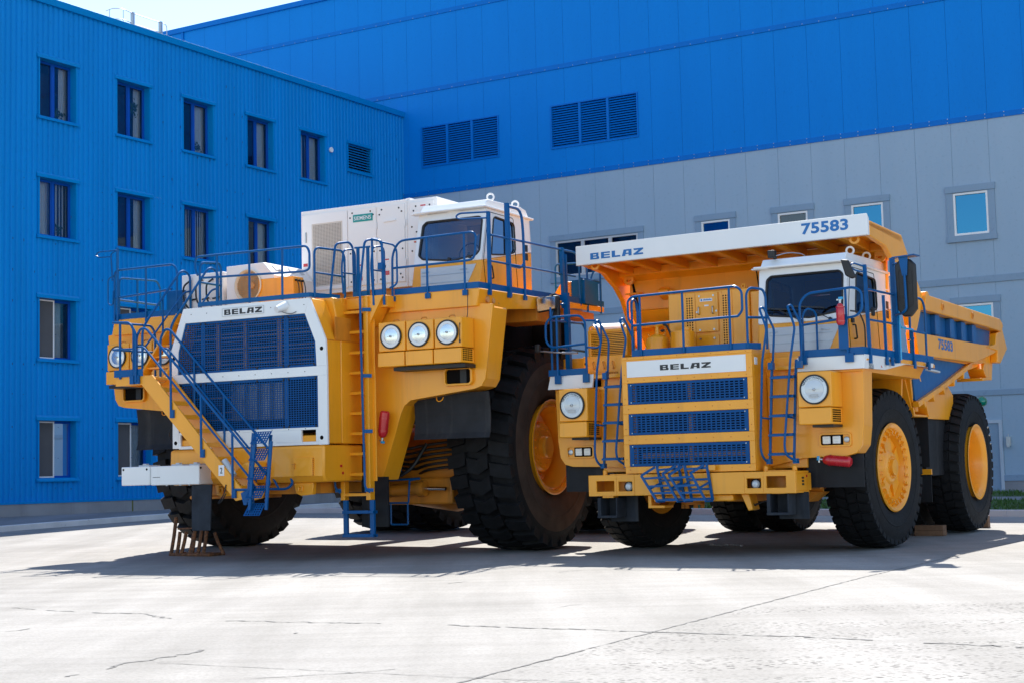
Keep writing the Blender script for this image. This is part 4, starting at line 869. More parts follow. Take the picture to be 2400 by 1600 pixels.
# --- fenders
def fender(sg):
    P = [(1.66,1.26),(2.0,1.27),(2.40,2.40),(2.47,2.53),(2.60,2.62),(3.86,2.76),(4.0,2.80),(4.08,2.92),(4.25,4.10),(4.25,4.16),(1.66,4.40)]
    b = MB(); b.prism([(sg*x, z) for x, z in P], 'y', -2.53, -2.47)
    Q = P[1:9]; I = []      # return flange of the arch
    for (xa, za), (xb, zb) in zip(Q, Q[1:]):
        b.hexa([(sg*xa,-2.47,za),(sg*xb,-2.47,zb),(sg*xb,-2.02,zb),(sg*xa,-2.02,za),(sg*xa-sg*.0,-2.47,za+.03),(sg*(xb-.02),-2.47,zb+.03),(sg*(xb-.02),-2.02,zb+.03),(sg*xa,-2.02,za+.03)])
    b.box(min(sg*1.66,sg*2.0),max(sg*1.66,sg*2.0),-2.47,-2.05,1.265,1.30)
    f = b.build('fender', YEL, T, bevel=.02)
    xa, xb = sorted((sg*3.33, sg*3.82)); za, zb = (2.86,3.10) if sg > 0 else (2.89,3.16)
    b = MB(); b.ring(rr8(xa-.035,xb+.035,za-.035,zb+.035,.05), rr8(xa,xb,za,zb,.03), 'y', -2.60, -2.531); sl_ = b.build('light_slot', YEL, T, bevel=.008)
    b = MB(); b.box(xa,xb,-2.536,-2.531,za,zb); b.build('slot_shade_plate', DARK, sl_, smooth=0)  # near-black plate inside the rim, painted as the shade of an open slot
    b = MB(); b.box(xa+(xb-xa)*.55,xa+(xb-xa)*.8,-2.545,-2.537,za,zb); b.build('bracket', BLKP, sl_, smooth=0)
    b = MB(); x = sg*3.05; b.tube([(x-.07,-2.3,2.66),(x-.05,-2.32,2.6),(x,-2.33,2.585),(x+.05,-2.32,2.6),(x+.07,-2.3,2.66)], .01, 6); b.build('hook', YEL, f)
    xs = sorted((sg*2.52, sg*4.02)) if sg > 0 else [-3.74, -2.0]
    b = MB(); n = 8
    for i in range(n):
        u, v = i/n, (i+1)/n; za_, zb_ = 2.72-.78*u, 2.72-.78*v; ya, yb_ = -2.32+.05*math.sin(u*3), -2.32+.05*math.sin(v*3)-.02*(i==n-1)
        b.hexa([(xs[0],ya,za_),(xs[1],ya,za_),(xs[1],ya+.02,za_),(xs[0],ya+.02,za_),(xs[0]-.0,yb_,zb_),(xs[1]+.0,yb_,zb_),(xs[1],yb_+.02,zb_),(xs[0],yb_+.02,zb_)])
    b.build('mud_flap', FLAP, T)
    return f
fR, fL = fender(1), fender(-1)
b = MB(); b.box(1.62,2.16,-2.62,-2.58,.46,1.32); b.build('mud_flap', FLAP, T, smooth=0)
# --- headlight clusters
def headlight(x0, x1, side_vent):
    zt = 3.94; b = MB(); b.box(x0,x1,-2.96,-2.54,3.44,zt); b.box(x0+.0,x1-.0,-3.0,-2.54,3.18,3.425); h = b.build('headlight', YEL, T, bevel=.014)
    b = MB(); cx = (x0+x1)/2; b.tube([(cx-.06,-2.8,zt-.01),(cx-.05,-2.8,zt+.05),(cx+.05,-2.8,zt+.05),(cx+.06,-2.8,zt-.01)], .011, 6, .03); b.box(x0-.01,x0+.0,-2.9,-2.6,3.2,3.9); b.build('lifting_loop', YELD, h)
    L = lamp(h, (cx-.005,-2.962,3.69), .205)
    if side_vent:
        b = MB()
        for i in range(6):
            for j in range(6): b.box(x1-.003,x1+.003,-2.93+i*.055,-2.895+i*.055,3.22+j*.034,3.243+j*.034)
        b.build('vent', DARK, h, smooth=0)
for i, (a, c_) in enumerate(((2.24,2.775),(2.795,3.335),(3.355,3.885))):
    headlight(a, c_, i == 2); headlight(-c_, -a, False)
b = MB(); b.box(2.5,3.9,-2.9,-2.535,3.11,3.17); b.box(-3.9,-2.5,-2.9,-2.535,3.11,3.17); build_each(b, 'lamp_shelf', BLKP, T, smooth=0)
# --- decks and fascias
DR = [(2.30,-2.59),(4.03,-2.59),(4.30,.55),(4.42,1.6),(1.5,1.6),(1.5,-2.3),(2.3,-2.3)]
b = MB(); b.prism(DR, 'z', 4.395, 4.43); b.prism([(-4.03,-2.59),(-2.42,-2.59),(-2.42,-2.3),(-1.5,-2.3),(-1.5,1.6),(-4.3,1.6)], 'z', 4.395, 4.43); b.box(-1.5,1.5,-1.3,1.6,4.40,4.435); b.build('deck', YEL, T, smooth=0)
b = MB(); b.hexa([(2.22,-2.60,4.14),(3.98,-2.60,4.14),(3.98,-2.52,4.14),(2.22,-2.52,4.14),(2.34,-2.605,4.435),(4.035,-2.605,4.435),(4.035,-2.52,4.435),(2.34,-2.52,4.435)])
b.hexa([(-4.10,-2.60,4.15),(-2.44,-2.60,4.14),(-2.44,-2.52,4.14),(-4.10,-2.52,4.15),(-4.03,-2.605,4.435),(-2.42,-2.605,4.435),(-2.42,-2.52,4.435),(-4.03,-2.52,4.435)])
b.slab([(3.985,-2.59,4.14),(4.05,-1.76,4.14),(4.30,.55,4.33),(4.42,1.6,4.33),(4.42,1.6,4.43),(4.04,-2.59,4.43)], .05)
fas = build_each(b, 'deck_fascia', YEL, T, bevel=.008)[2]
b = MB()
for y in (-2.32,-2.12,-1.92): b.cyl((4.02,y,4.27),(4.055,y,4.27),.055,16)
b.build('vent_hole', TAN, fas)
b = MB(); b.box(3.3,4.15,-.7,.1,4.02,4.26); b.box(3.9,4.25,.3,1.5,4.18,4.32); build_each(b, 'deck_beam', YELD, T, bevel=.01)
toe(T, [(2.36,-2.615),(4.04,-2.615),(4.31,.55),(4.42,1.6)], 4.44, 4.545)
toe(T, [(-4.03,-2.615),(-2.40,-2.615)], 4.44, 4.545)
toe(T, [(-1.2,-3.56),(1.23,-3.56),(1.42,-2.9)], 4.41, 4.49)
# --- rails on the right deck
pz = 5.39
loop(T, [(2.33,-2.63,4.36),(2.34,-2.63,5.16),(2.48,-2.63,5.38),(4.02,-2.63,5.40),(3.98,-2.63,4.92),(2.35,-2.63,4.91)], more=([(3.04,-2.63,4.34),(3.04,-2.63,5.385)],[(3.78,-2.63,4.34),(3.78,-2.63,5.395)]))
b = MB()
for x in (2.33,3.04,3.78): b.box(x-.05,x+.05,-2.64,-2.605,4.33,4.42)
for x, y in ((4.06,-2.3),(4.12,-1.7),(4.17,-1.2)): b.box(x,x+.03,y-.05,y+.05,4.34,4.42)
build_each(b, 'rail_bracket', BLU, T, smooth=0)
b = MB(); b.bar((4.08,-2.3,4.36),(4.07,-2.28,5.78),.055,.055); b.tube([(4.07,-2.31,5.77),(3.55,-2.36,5.79),(3.46,-2.36,5.74),(3.55,-2.36,5.69),(4.05,-2.31,5.67)], .016, 6, .05); b.build('mirror_arm', BLU, T)
b = MB(); b.bar((4.14,-1.70,4.36),(4.10,-1.66,6.01),.07,.07); b.tube([(4.12,-1.64,5.95),(4.16,-1.25,5.95),(4.17,-1.2,5.6),(4.18,-1.2,4.38)], .028, 8, .22); b.tube([(4.17,-1.22,4.98),(4.15,-1.3,4.90),(4.14,-1.68,4.90)], .024, 8, .1)
b.tube([(4.09,-2.25,5.38),(4.33,.55,5.38),(4.34,.7,5.3),(4.33,.75,4.4)], .024, 8, .12); b.tube([(4.09,-2.25,4.93),(4.33,.55,4.93)], .022, 8); b.build('railing', BLU, T)
b = MB(); b.bar((4.30,.10,4.3),(4.28,.10,5.42),.06,.09); b.bar((4.31,.2,4.3),(4.30,.2,5.3),.05,.05)
b.tube([(4.33,.75,5.36),(4.40,1.5,5.33),(4.30,1.66,5.3),(4.1,1.7,5.05),(4.1,1.7,4.4)], .024, 8, .15); b.tube([(4.33,.75,4.92),(4.40,1.5,4.92),(4.2,1.68,4.9)], .022, 8, .1)
for x, y in ((4.36,1.0),(4.40,1.5)): b.tube([(x,y,4.3),(x,y,5.35)], .026, 8)
b.tube([(3.4,1.6,4.43),(3.4,1.6,5.35),(4.35,1.55,5.3)], .022, 8, .1); b.tube([(3.4,1.6,4.9),(4.35,1.55,4.9)], .02, 8)
b.build('railing', BLU, T)
# --- rails on the left deck
loop(T, [(-4.0,-2.63,4.36),(-4.0,-2.63,5.36),(-3.9,-2.63,5.40),(-2.56,-2.63,5.40),(-2.46,-2.63,5.3),(-2.46,-2.63,4.44)], more=([(-3.22,-2.63,4.36),(-3.22,-2.63,5.4)],[(-4.0,-2.63,4.86),(-2.6,-2.63,4.93)]))
loop(T, [(-4.05,-2.45,4.44),(-4.05,-2.45,5.28),(-4.1,-1.3,5.34),(-4.1,-1.2,5.2),(-4.1,-1.2,4.44)], more=([(-4.05,-2.45,4.85),(-4.1,-1.25,4.85)],[(-4.08,-1.9,4.44),(-4.08,-1.9,5.31)]))
b = MB(); b.tube([(-3.9,-2.66,4.4),(-3.9,-2.66,5.83)], .028, 8); b.tube([(-4.03,-2.66,5.2),(-4.05,-2.68,5.72),(-3.9,-2.68,5.78),(-4.42,-2.62,5.80),(-4.5,-2.62,5.745),(-4.42,-2.62,5.69),(-4.05,-2.66,5.67)], .014, 6, .05)
b.tube([(-3.98,-2.66,5.3),(-4.14,-2.66,5.25),(-4.14,-2.66,4.75),(-4.02,-2.66,4.72),(-4.0,-2.66,5.0)], .018, 6, .1); b.build('mirror_arm', BLU, T)
b = MB(); b.box(-3.0,-2.5,-2.3,-2.2,4.44,4.95); b.build('side_box', BLU, T, bevel=.01)
# --- hood-top rail
loop(T, [(-1.20,-3.55,4.98),(-1.26,-3.55,5.1),(-1.26,-3.55,5.32),(1.18,-3.55,5.30),(1.24,-3.55,5.2),(1.24,-3.55,4.9),(1.14,-3.55,4.86),(-1.16,-3.55,4.93)], more=([(-.77,-3.55,4.4),(-.77,-3.55,5.315)],[(-.05,-3.55,4.4),(-.05,-3.55,5.31)],[(.66,-3.55,4.4),(.66,-3.55,5.305)]))
loop(T, [(-1.18,-3.52,4.4),(-1.18,-3.52,5.22),(-1.2,-2.95,5.27),(-1.2,-2.9,5.2),(-1.2,-2.9,4.4)], more=([(-1.19,-3.5,4.86),(-1.2,-2.92,4.86)],))
loop(T, [(1.27,-3.45,4.4),(1.27,-3.45,5.28),(1.34,-2.72,5.3),(1.36,-2.66,5.2),(1.36,-2.66,4.4)], more=([(1.27,-3.45,4.84),(1.36,-2.66,4.84)],))
# --- ladder up the front
b = MB()
for xa, xb in ((1.44,1.52),(1.96,2.05)): b.box(xa,xb,-3.0,-2.86,.93,4.42)
b.box(2.0,2.10,-2.87,-2.84,1.25,4.2); b.hexa([(2.0,-2.95,3.9),(2.03,-2.95,3.9),(2.03,-2.6,3.9),(2.0,-2.6,3.9),(2.0,-2.95,4.42),(2.34,-2.95,4.42),(2.34,-2.6,4.42),(2.0,-2.6,4.42)])
lad = b.build('ladder', YEL, T, bevel=.006, smooth=0)
for i in range(10):
    b = MB(); z = 1.0+i*.348; b.box(1.52,1.96,-2.99,-2.87,z,z+.042)
    for j in range(12): b.box(1.535+j*.035,1.55+j*.035,-2.99,-2.87,z+.042,z+.052)
    b.build('rung', YEL, lad, smooth=0)
for x, s_ in ((1.39,-1),(2.0,1)):
    b = MB(); b.tube([(x+.06,-3.02,1.06),(x-.02,-3.06,1.14),(x-.04,-3.08,3.5),(x-.06,-3.06,4.55),(x+.0,-2.98,5.39),(x+.03,-2.6,5.46),(x+.03,-2.48,5.38),(x+.03,-2.46,4.45)], .024, 8, .1)
    b.tube([(x+.1,-2.9,4.5),(x+.07,-2.9,4.95),(x+.1,-2.88,5.28),(x+.12,-2.62,5.32),(x+.12,-2.55,5.25),(x+.12,-2.53,4.45)], .02, 8, .08); b.tube([(x+.07,-2.9,4.88),(x+.12,-2.54,4.88)], .018, 6)
    for z in (4.18,3.05,2.1,1.1): b.bar((x-.03,-3.05,z),(x+.08,-2.95,z),.05,.06)
    b.build('handrail', BLU, lad)
b = MB(); b.bar((1.62,-2.62,4.45),(1.62,-2.62,5.34),.06,.02); b.bar((1.80,-2.58,4.45),(1.80,-2.58,5.34),.06,.02); b.box(1.5,1.8,-2.62,-2.6,4.44,4.56); b.tube([(1.55,-2.62,5.34),(1.85,-2.58,5.34)], .02, 6)
b.tube([(2.15,-2.95,4.25),(2.12,-2.93,5.1),(2.1,-2.9,5.4)], .024, 8); b.tube([(2.33,-2.9,4.25),(2.30,-2.9,5.36),(2.10,-2.92,5.41)], .026, 8, .06); b.tube([(2.30,-2.9,5.34),(2.44,-2.72,5.3),(2.45,-2.66,5.2),(2.45,-2.66,4.62),(2.36,-2.76,4.55)], .02, 8, .08); b.box(2.1,2.32,-2.93,-2.91,4.42,4.52)
b.box(2.24,2.34,-2.95,-2.86,4.86,4.98); b.build('gate', BLU, T)
b = MB(); b.box(1.44,2.36,-2.86,-2.4,4.22,4.42); b.box(1.52,2.3,-2.9,-2.4,4.421,4.435); b.build('landing', YEL, T, bevel=.01, smooth=0)
b = MB()
for x in (1.53,2.05): b.box(x-.055 if x < 1.6 else x-.03, x+.03 if x < 1.6 else x+.055,-2.985,-2.93,.30,.93)
for z in (.30,.70): b.box(1.475,2.105,-3.02,-2.87,z,z+.05); b.box(1.56,2.02,-3.03,-3.02,z,z+.055)
b.build('ladder_extension', BLU, T, bevel=.004, smooth=0)
b = MB(); b.cyl((1.72,-2.535,3.36),(1.72,-2.50,3.36),.05,14); b.box(1.68,1.76,-2.545,-2.53,3.28,3.42); b.build('socket', BLKP, T)
b = MB(); b.tube([(3.85,-2.66,4.42),(3.85,-2.68,4.0),(3.82,-2.68,3.9),(3.86,-3.0,3.85),(3.87,-3.0,3.55)], .007, 5); b.box(3.86,3.88,-3.01,-2.99,3.5,3.56); b.build('hanging_cable', BLKP, T)
# --- cab
cab(T, 2.16, 3.56, -1.78, .30, 4.44, 5.07, 5.42, 6.02, .36, (2.27, 3.50, 5.17, 5.87), .02, ((3.42,-1.0),(3.42,-.05)), wipers=False)
b = MB(); b.cyl((2.95,-1.74,5.12),(2.95,-1.68,5.12),.03,10); b.cyl((3.36,-1.74,5.13),(3.36,-1.68,5.13),.03,10); build_each(b, 'washer_nozzle', BLKP, T)
# --- white electrical cabinet behind the cab
CF = -1.0
b = MB(); b.box(-.76,1.64,CF,.1,4.80,6.44); b.box(1.66,2.30,CF-.0,.1,4.80,6.42); b.box(1.60,1.70,CF+.02,.08,4.8,6.46); cabn = b.build('electrical_cabinet', CAB, T, bevel=.012)
b = MB(); b.box(-.7,2.25,-.9,.05,4.44,4.80); b.build('cabinet_plinth', YELD, T, smooth=0)
def cdoor(x0, x1, z0=4.90, z1=6.36, bolts=()):
    b = MB(); b.box(x0,x1,CF-.022,CF-.001,z0,z1); d = b.build('cabinet_door', CAB, T, bevel=.006, smooth=0)
    b = MB()
    for x, z in bolts: b.cyl((x,CF-.028,z),(x,CF-.022,z),.017,8)
    if bolts: b.build('fastener', BLKP, d)
    b = MB(); b.box(x1+.004,x1+.022,CF-.03,CF,z0+.3,z0+.42); b.box(x1+.004,x1+.022,CF-.03,CF,z1-.42,z1-.3); b.build('hinge', CAB, d, smooth=0)
    return d
def bl(x0, x1): return [(x0+.05,6.20),(x0+.10,6.29),(x1-.12,6.29),(x1-.06,6.22),(x0+.05,5.52),(x1-.05,5.52),(x0+.06,4.98),(x1-.06,4.98),(x1-.1,5.05)]
b = MB(); b.ring([(-.74,4.88),(.32,4.88),(.32,6.36),(-.74,6.36)], [(-.50,4.95),(.21,4.95),(.21,6.17),(-.50,6.17)], 'y', CF-.022, CF-.001); md = b.build('cabinet_door', CAB, T, bevel=.005, smooth=0)
b = MB(); b.perf(-.50,.21,4.95,6.17,CF-.018,.036,.026,.024,.015,.02,.004); b.build('expanded_mesh', mat('mesh_cream', (.62,.55,.48), .6), md, smooth=0)
b = MB(); b.box(-.5,.21,CF-.006,CF-.003,4.95,6.17); b.build('mesh_backing', MESHT, md, smooth=0)
b = MB(); b.box(-.64,-.62,CF-.04,CF-.022,5.82,6.02); b.build('handle', STL, md, smooth=0)
d2 = cdoor(.34,.97,bolts=bl(.34,.97)); cdoor(1.0,1.60,bolts=bl(1.0,1.60)); cdoor(1.72,2.24,bolts=[(1.8,6.2),(1.85,6.28),(2.15,6.28),(2.2,6.2),(1.76,5.9),(1.86,5.8),(1.86,5.6),(1.76,5.45)])
b = MB(); b.box(.46,.90,CF-.032,CF-.0225,6.11,6.25); sg = b.build('maker_sign', TEAL, T, smooth=0)
b = MB(); add_text(b, 'SIEMENS', (.485,CF-.033,6.142), (1,0,0), (0,0,1), .385, .075, .008); b.build('lettering', SIGNW, sg, smooth=0)
b = MB(); b.bar((1.15,CF-.03,6.06),(1.42,CF-.03,6.07),.03,.03); b.build('lift_handle', CAB, cabn)
for k_, (x, z) in enumerate(((.53,5.22),(1.13,5.28),(1.95,6.22))):
    b = MB(); b.box(x,x+.12,CF-.026,CF-.0225,z,z+.08); b.box(x,x+.12,CF-.026,CF-.0225,z-.11,z-.02); s = b.build('notice', SIGNW, T, smooth=0)
    b = MB(); b.box(x+.004,x+.116,CF-.028,CF-.0262,z+.05,z+.076)
    if k_ < 2: b.box(x,x+.12,CF-.027,CF-.0225,z-.23,z-.15)
    b.build('red_bar', RED, s, smooth=0)
    b = MB(); b.box(x+.02,x+.05,CF-.028,CF-.0262,z-.09,z-.04); b.build('print_mark', BLKP, s, smooth=0)
for x in (-.70, 2.0):
    b = MB(); b.box(x,x+.1,CF-.026,CF-.0225,5.36,5.42) if x < 0 else b.box(x-.2,x-.1,CF-.026,CF-.0225,5.6,5.63); b.build('notice', RED if x < 0 else ORNG, cabn, smooth=0)
# --- fan housing, yellow box and small cabinet on the hood
b = MB(); b.prism([(-1.55,4.44),(-.40,4.44),(-.46,5.06),(-.69,5.31),(-1.55,5.30)], 'y', -2.3, -1.05); fan = b.build('fan_housing', CAB, T, bevel=.012)
b = MB(); b.lathe([(0,.30),(.05,.31),(.06,.29),(.0,.255)], (-1.02,-2.3,4.90), (0,-1,0), 40); fr2 = b.build('fan_ring', mat('cream_paint', (.75,.66,.52), .5), fan)
b = MB(); b.cyl((-1.02,-2.305,4.90),(-1.02,-2.31,4.90),.26,32); b.build('fan_opening', mat('fan_beige', (.40,.30,.18), .7, var=.25, vs=5), fan)
b = MB()
for i in range(15): 
    for ax_ in (0, 1):
        o_ = -.24+i*.034; h_ = math.sqrt(max(0, .25**2-o_*o_))
        if h_ > .02: b.bar((-1.02+o_,-2.335-.006*ax_,4.90-h_),(-1.02+o_,-2.335-.006*ax_,4.90+h_),.005) if ax_ == 0 else b.bar((-1.02-h_,-2.335-.006*ax_,4.90+o_),(-1.02+h_,-2.335-.006*ax_,4.90+o_),.005)
b.lathe([(.03,.07),(.05,.06),(.05,0)], (-.93,-2.3,4.90), (0,-1,0), 16); b.build('fan_guard', TAN, fan, smooth=0)
b = MB(); b.box(-.62,-.55,-2.0,-1.9,5.20,5.201); 
for y in (-2.1,-1.6,-1.3): b.slab([(-.66,y,5.285),(-.66,y+.12,5.285),(-.56,y+.12,5.18),(-.56,y,5.18)], .006)
b.build('vent_plate', GRYP, fan, smooth=0)
b = MB(); b.box(-.80,0.0,-2.32,-2.0,4.44,5.0); yb_ = b.build('relay_box', YEL, T, bevel=.008)
b = MB()
for i in range(3): y = -2.26+i*.1; b.tube([(-.0,y,4.93),(.05,y,4.92),(.07,y+.02,4.8),(.06,y+.03,4.5)], .010, 6); b.cyl((-.0,y,4.93),(.04,y,4.93),.022,8)
b.build('cable', BLKP, yb_)
b = MB(); b.box(-2.62,-1.63,-2.3,-1.7,4.44,5.22); wc = b.build('coolant_cabinet', CAB, T, bevel=.01)
b = MB()
for x in (-2.4,-2.1,-1.85): b.tube([(x,-2.32,5.1),(x-.1,-2.4,5.0),(x-.08,-2.42,4.7),(x+.05,-2.38,4.52)], .02, 8); b.tube([(x,-2.34,4.72),(x+.16,-2.34,4.74)], .016, 6)
for z in (5.1,4.95,4.8,4.65): b.cyl((-1.75,-2.33,z),(-1.75,-2.30,z),.03,8)
b.build('hose', BLKP, wc)
# --- stairway across the grille
b = MB(); ST = [(-2.46,3.03),(-2.46,3.19),(-1.62,3.19),(.40,1.09),(.36,1.0),(.19,.97),(-1.86,3.03)]
b.prism(ST, 'y', -4.30, -4.26); b.prism([(-1.86,3.03),(-1.62,3.19),(.40,1.09),(.36,1.0),(.19,.97)], 'y', -3.80, -3.76)
b.box(-2.46,-1.62,-4.26,-3.76,3.12,3.17); b.box(-2.46,-2.40,-4.26,-2.6,3.04,3.17); b.box(-2.46,-1.62,-3.76,-2.6,3.10,3.16)
stw = b.build('stairway', YEL, T, bevel=.008, smooth=0)
for i in range(8):
    t_ = (i+.6)/8.3; x, z = -1.66+t_*2.0, 3.10-t_*2.06
    b = MB(); b.box(x-.12,x+.12,-4.26,-3.80,z-.02,z+.015); b.box(x+.09,x+.12,-4.26,-3.80,z-.06,z-.02); b.build('tread', YEL, stw, smooth=0)
b = MB(); b.slab([(-1.02,-4.303,1.98),(-.98,-4.303,1.98),(-.98,-4.303,1.9),(-1.02,-4.303,1.9)], .002); b.box(-.16,-.04,-4.306,-4.301,1.40,1.58); tagp = b.build('stair_label', SIGNW, T, smooth=0)
b = MB(); add_text(b, '2', (-.125,-4.3065,1.44), (1,0,0), (0,0,1), .05, .1, .01); b.build('lettering', LETK, tagp, smooth=0)
for y, dx, hi_ in ((-4.31, 0, 0), (-3.74, .05, .02)):
    b = MB()
    b.tube([(-1.96+dx,y,3.1),(-1.96+dx,y,3.88),(-1.86+dx,y,4.02+hi_),(-1.74+dx,y,4.01+hi_),(.86+dx,y,1.40),(.93+dx,y,1.24),(.80+dx,y,1.15),(.15+dx*3,y,1.16)], .026, 8, .12)
    b.tube([(-1.96+dx,y,3.70),(-1.80+dx,y,3.70),(-1.26+dx,y,3.15),(.50+dx,y,1.36),(.62+dx,y,1.17)], .022, 8, .1)
    for x, za, zb in ((-1.18,2.42,3.47),(-.52,1.72,2.79),(.15,1.02,2.10)): b.tube([(x+dx,y-.01,za),(x+dx,y-.01,zb)], .024, 8); b.box(x+dx-.0,x+dx+.07,y-.03,y+.04,za,za+.14)
    b.build('handrail', BLU, stw)
b = MB(); b.tube([(-2.50,-4.32,4.16),(-2.12,-4.32,4.14),(-2.02,-4.32,4.03),(-2.02,-4.32,3.08)], .026, 8, .12); b.tube([(-2.33,-4.32,3.15),(-2.33,-4.32,4.15)], .026, 8); b.tube([(-2.50,-4.32,3.68),(-2.02,-4.32,3.67)], .022, 8)
b.tube([(-2.50,-4.32,4.16),(-2.5,-3.3,4.18),(-2.5,-3.2,4.05),(-2.5,-3.2,3.15)], .024, 8, .1); b.tube([(-2.50,-4.32,3.68),(-2.5,-3.2,3.70)], .022, 8)
b.tube([(-2.02,-4.36,4.05),(-1.94,-4.36,3.95),(-1.94,-4.36,3.08)], .026, 8, .1); b.build('railing', BLU, T)
toe(T, [(-2.46,-4.335),(-1.80,-4.335)], 3.185, 3.31)
b = MB()
for x in (-2.05,-1.93): b.box(x-.04,x+.05,-4.35,-4.31,3.05,3.2)
build_each(b, 'rail_bracket', BLU, T, smooth=0)
# upper flight back to the deck
b = MB(); b.prism([(-3.85,3.18),(-3.62,3.18),(-2.66,4.3),(-2.66,4.44),(-2.78,4.44)], 'x', -2.36, -2.32); b.prism([(-3.85,3.18),(-3.62,3.18),(-2.66,4.3),(-2.66,4.44),(-2.78,4.44)], 'x', -1.76, -1.72); uf = b.build('upper_stairs', YEL, T, smooth=0)
b = MB()
for i in range(5): b.box(-2.32,-1.76,-3.62+i*.2,-3.38+i*.2,3.36+i*.215,3.39+i*.215)
b.build('tread', YEL, uf, smooth=0)
for x in (-2.40, -1.74):
    b = MB(); b.tube([(x,-3.66,3.2),(x,-3.66,4.05),(x,-3.56,4.22),(x+.0,-2.62,5.24),(x+.0,-2.48,5.28),(x+.02,-2.35,5.2),(x+.02,-2.33,4.44)], .026, 8, .14); b.tube([(x,-3.64,3.72),(x+.0,-2.5,4.86),(x+.02,-2.34,4.9)], .022, 8, .1); b.tube([(x,-3.1,3.85),(x,-3.1,4.72)], .022, 8); b.build('handrail', BLU, uf)
# fold-down lower steps
b = MB()
for sx, y in ((0,-4.33),(.38,-4.33)):
    P = [(.60,2.14),(.70,2.14),(.76,1.9),(.66,1.2),(.62,.80),(.55,.73),(.46,.95),(.44,1.12),(.58,1.9)] if sx == 0 else [(.98,2.10),(1.05,1.94),(1.02,1.6),(.98,1.2),(.92,.78),(.82,.78),(.86,1.2),(.92,1.6)]
    if sx == 0: b.prism([(.44,1.12),(.60,1.2),(.62,.80),(.55,.73)], 'y', y-.03, y+.0)
    b.bar((.62+sx*.95,y-.02,2.1-.04*(sx>0)),(.50+sx*1.0,y-.02,1.05),.05,.03); b.bar((.72+sx*.9,y-.12,1.95),(.60+sx*.9,y-.12,.82),.05,.03)
    for z in (1.9,1.55,1.25,.98): b.bar((.60+sx*.93-(1.9-z)*.10,y-.02,z),(.70+sx*.9-(1.9-z)*.10,y-.12,z-.02),.04,.03)
fs = b.build('folding_steps', BLU, T, smooth=0)
for i, z in enumerate((2.12,1.84,1.53,1.22,.93)):
    x = .66-i*.038; b = MB()
    k0 = len(b.v); b.perf(x,x+.34,0,.24,0,.05,.045,.022,.022,.015,.004)
    b.v = [(p[0]+(p[2]-.12)*-.15,-4.36-p[2]*.5-p[1],z-p[2]*.85) for p in b.v]
    b.build('tread', BLUG, fs, smooth=0)
b = MB(); b.box(.62,.74,-4.44,-4.42,1.02,1.07); b.build('step_mark', YEL, fs, smooth=0)
b = MB(); b.cyl((-.12,-4.2,1.66),(.10,-4.22,1.40),.055,14); b.build('lift_motor', GRYP, T)
b = MB(); b.cyl((-.16,-4.24,1.56),(.36,-4.26,1.02),.026,12); b.build('lift_rod', CHR, T)
b = MB(); b.tube([(.0,-4.31,1.25),(-.02,-4.33,1.1),(-.1,-4.33,1.0),(-.18,-4.31,.93),(-.1,-4.31,.96),(.0,-4.31,1.1)], .010, 6, .06); b.build('cable', BLKP, T)
b = MB(); b.prism([(.34,1.1),(.44,1.14),(.50,1.05),(.46,.9),(.40,.9)], 'y', -4.35, -4.31); b.build('hinge_plate', BLU, T, smooth=0)
# --- white bumper beam on the left, flaps below
b = MB(); b.box(-2.51,-1.86,-4.10,-3.5,1.27,1.60); b.box(-1.83,-.75,-4.10,-3.5,1.265,1.60); b.box(-1.86,-1.83,-4.08,-3.52,1.28,1.59); bm_ = b.build('bumper_beam', WHT, T, bevel=.02)
b = MB()
for x in (-2.46,-1.92,-.71): b.cyl((x,-4.104,1.55),(x,-4.10,1.55),.02,10)
b.build('bolt_hole', DARK, bm_)
b = MB()
for x in (-2.1,-1.35,-.95): b.box(x-.1,x+.14,-4.0,-3.7,1.60,1.625); b.box(x-.02,x+.06,-3.98,-3.9,1.625,1.65)
for x in (-1.5,-1.2,-1.0): b.cyl((x,-4.06,1.25),(x,-4.06,1.27),.02,8)
build_each(b, 'beam_bracket', GRYP, bm_, bevel=.004, smooth=0)
b = MB(); b.box(-1.78,-1.62,-4.104,-4.1005,1.40,1.408); b.build('scuff', BLKP, bm_, smooth=0)
b = MB(); b.slab([(-.96,-4.02,1.26),(-.52,-4.02,1.26),(-.54,-4.05,.47),(-.94,-4.05,.47)], .025); b.build('mud_flap', FLAPD, T, smooth=0)
b = MB(); b.tube([(-1.5,-3.7,2.3),(-1.72,-3.6,2.35),(-1.86,-3.6,2.2),(-1.8,-3.6,2.05),(-1.6,-3.72,1.98)], .012, 6, .1); b.cyl((-1.7,-3.5,2.30),(-1.7,-3.5,2.4),.04,8); b.build('air_hose', BLKP, T)
b = MB(); b.box(-1.74,-1.66,-3.2,-3.1,1.95,2.3); b.build('extinguisher_bracket', RED, T, bevel=.02)
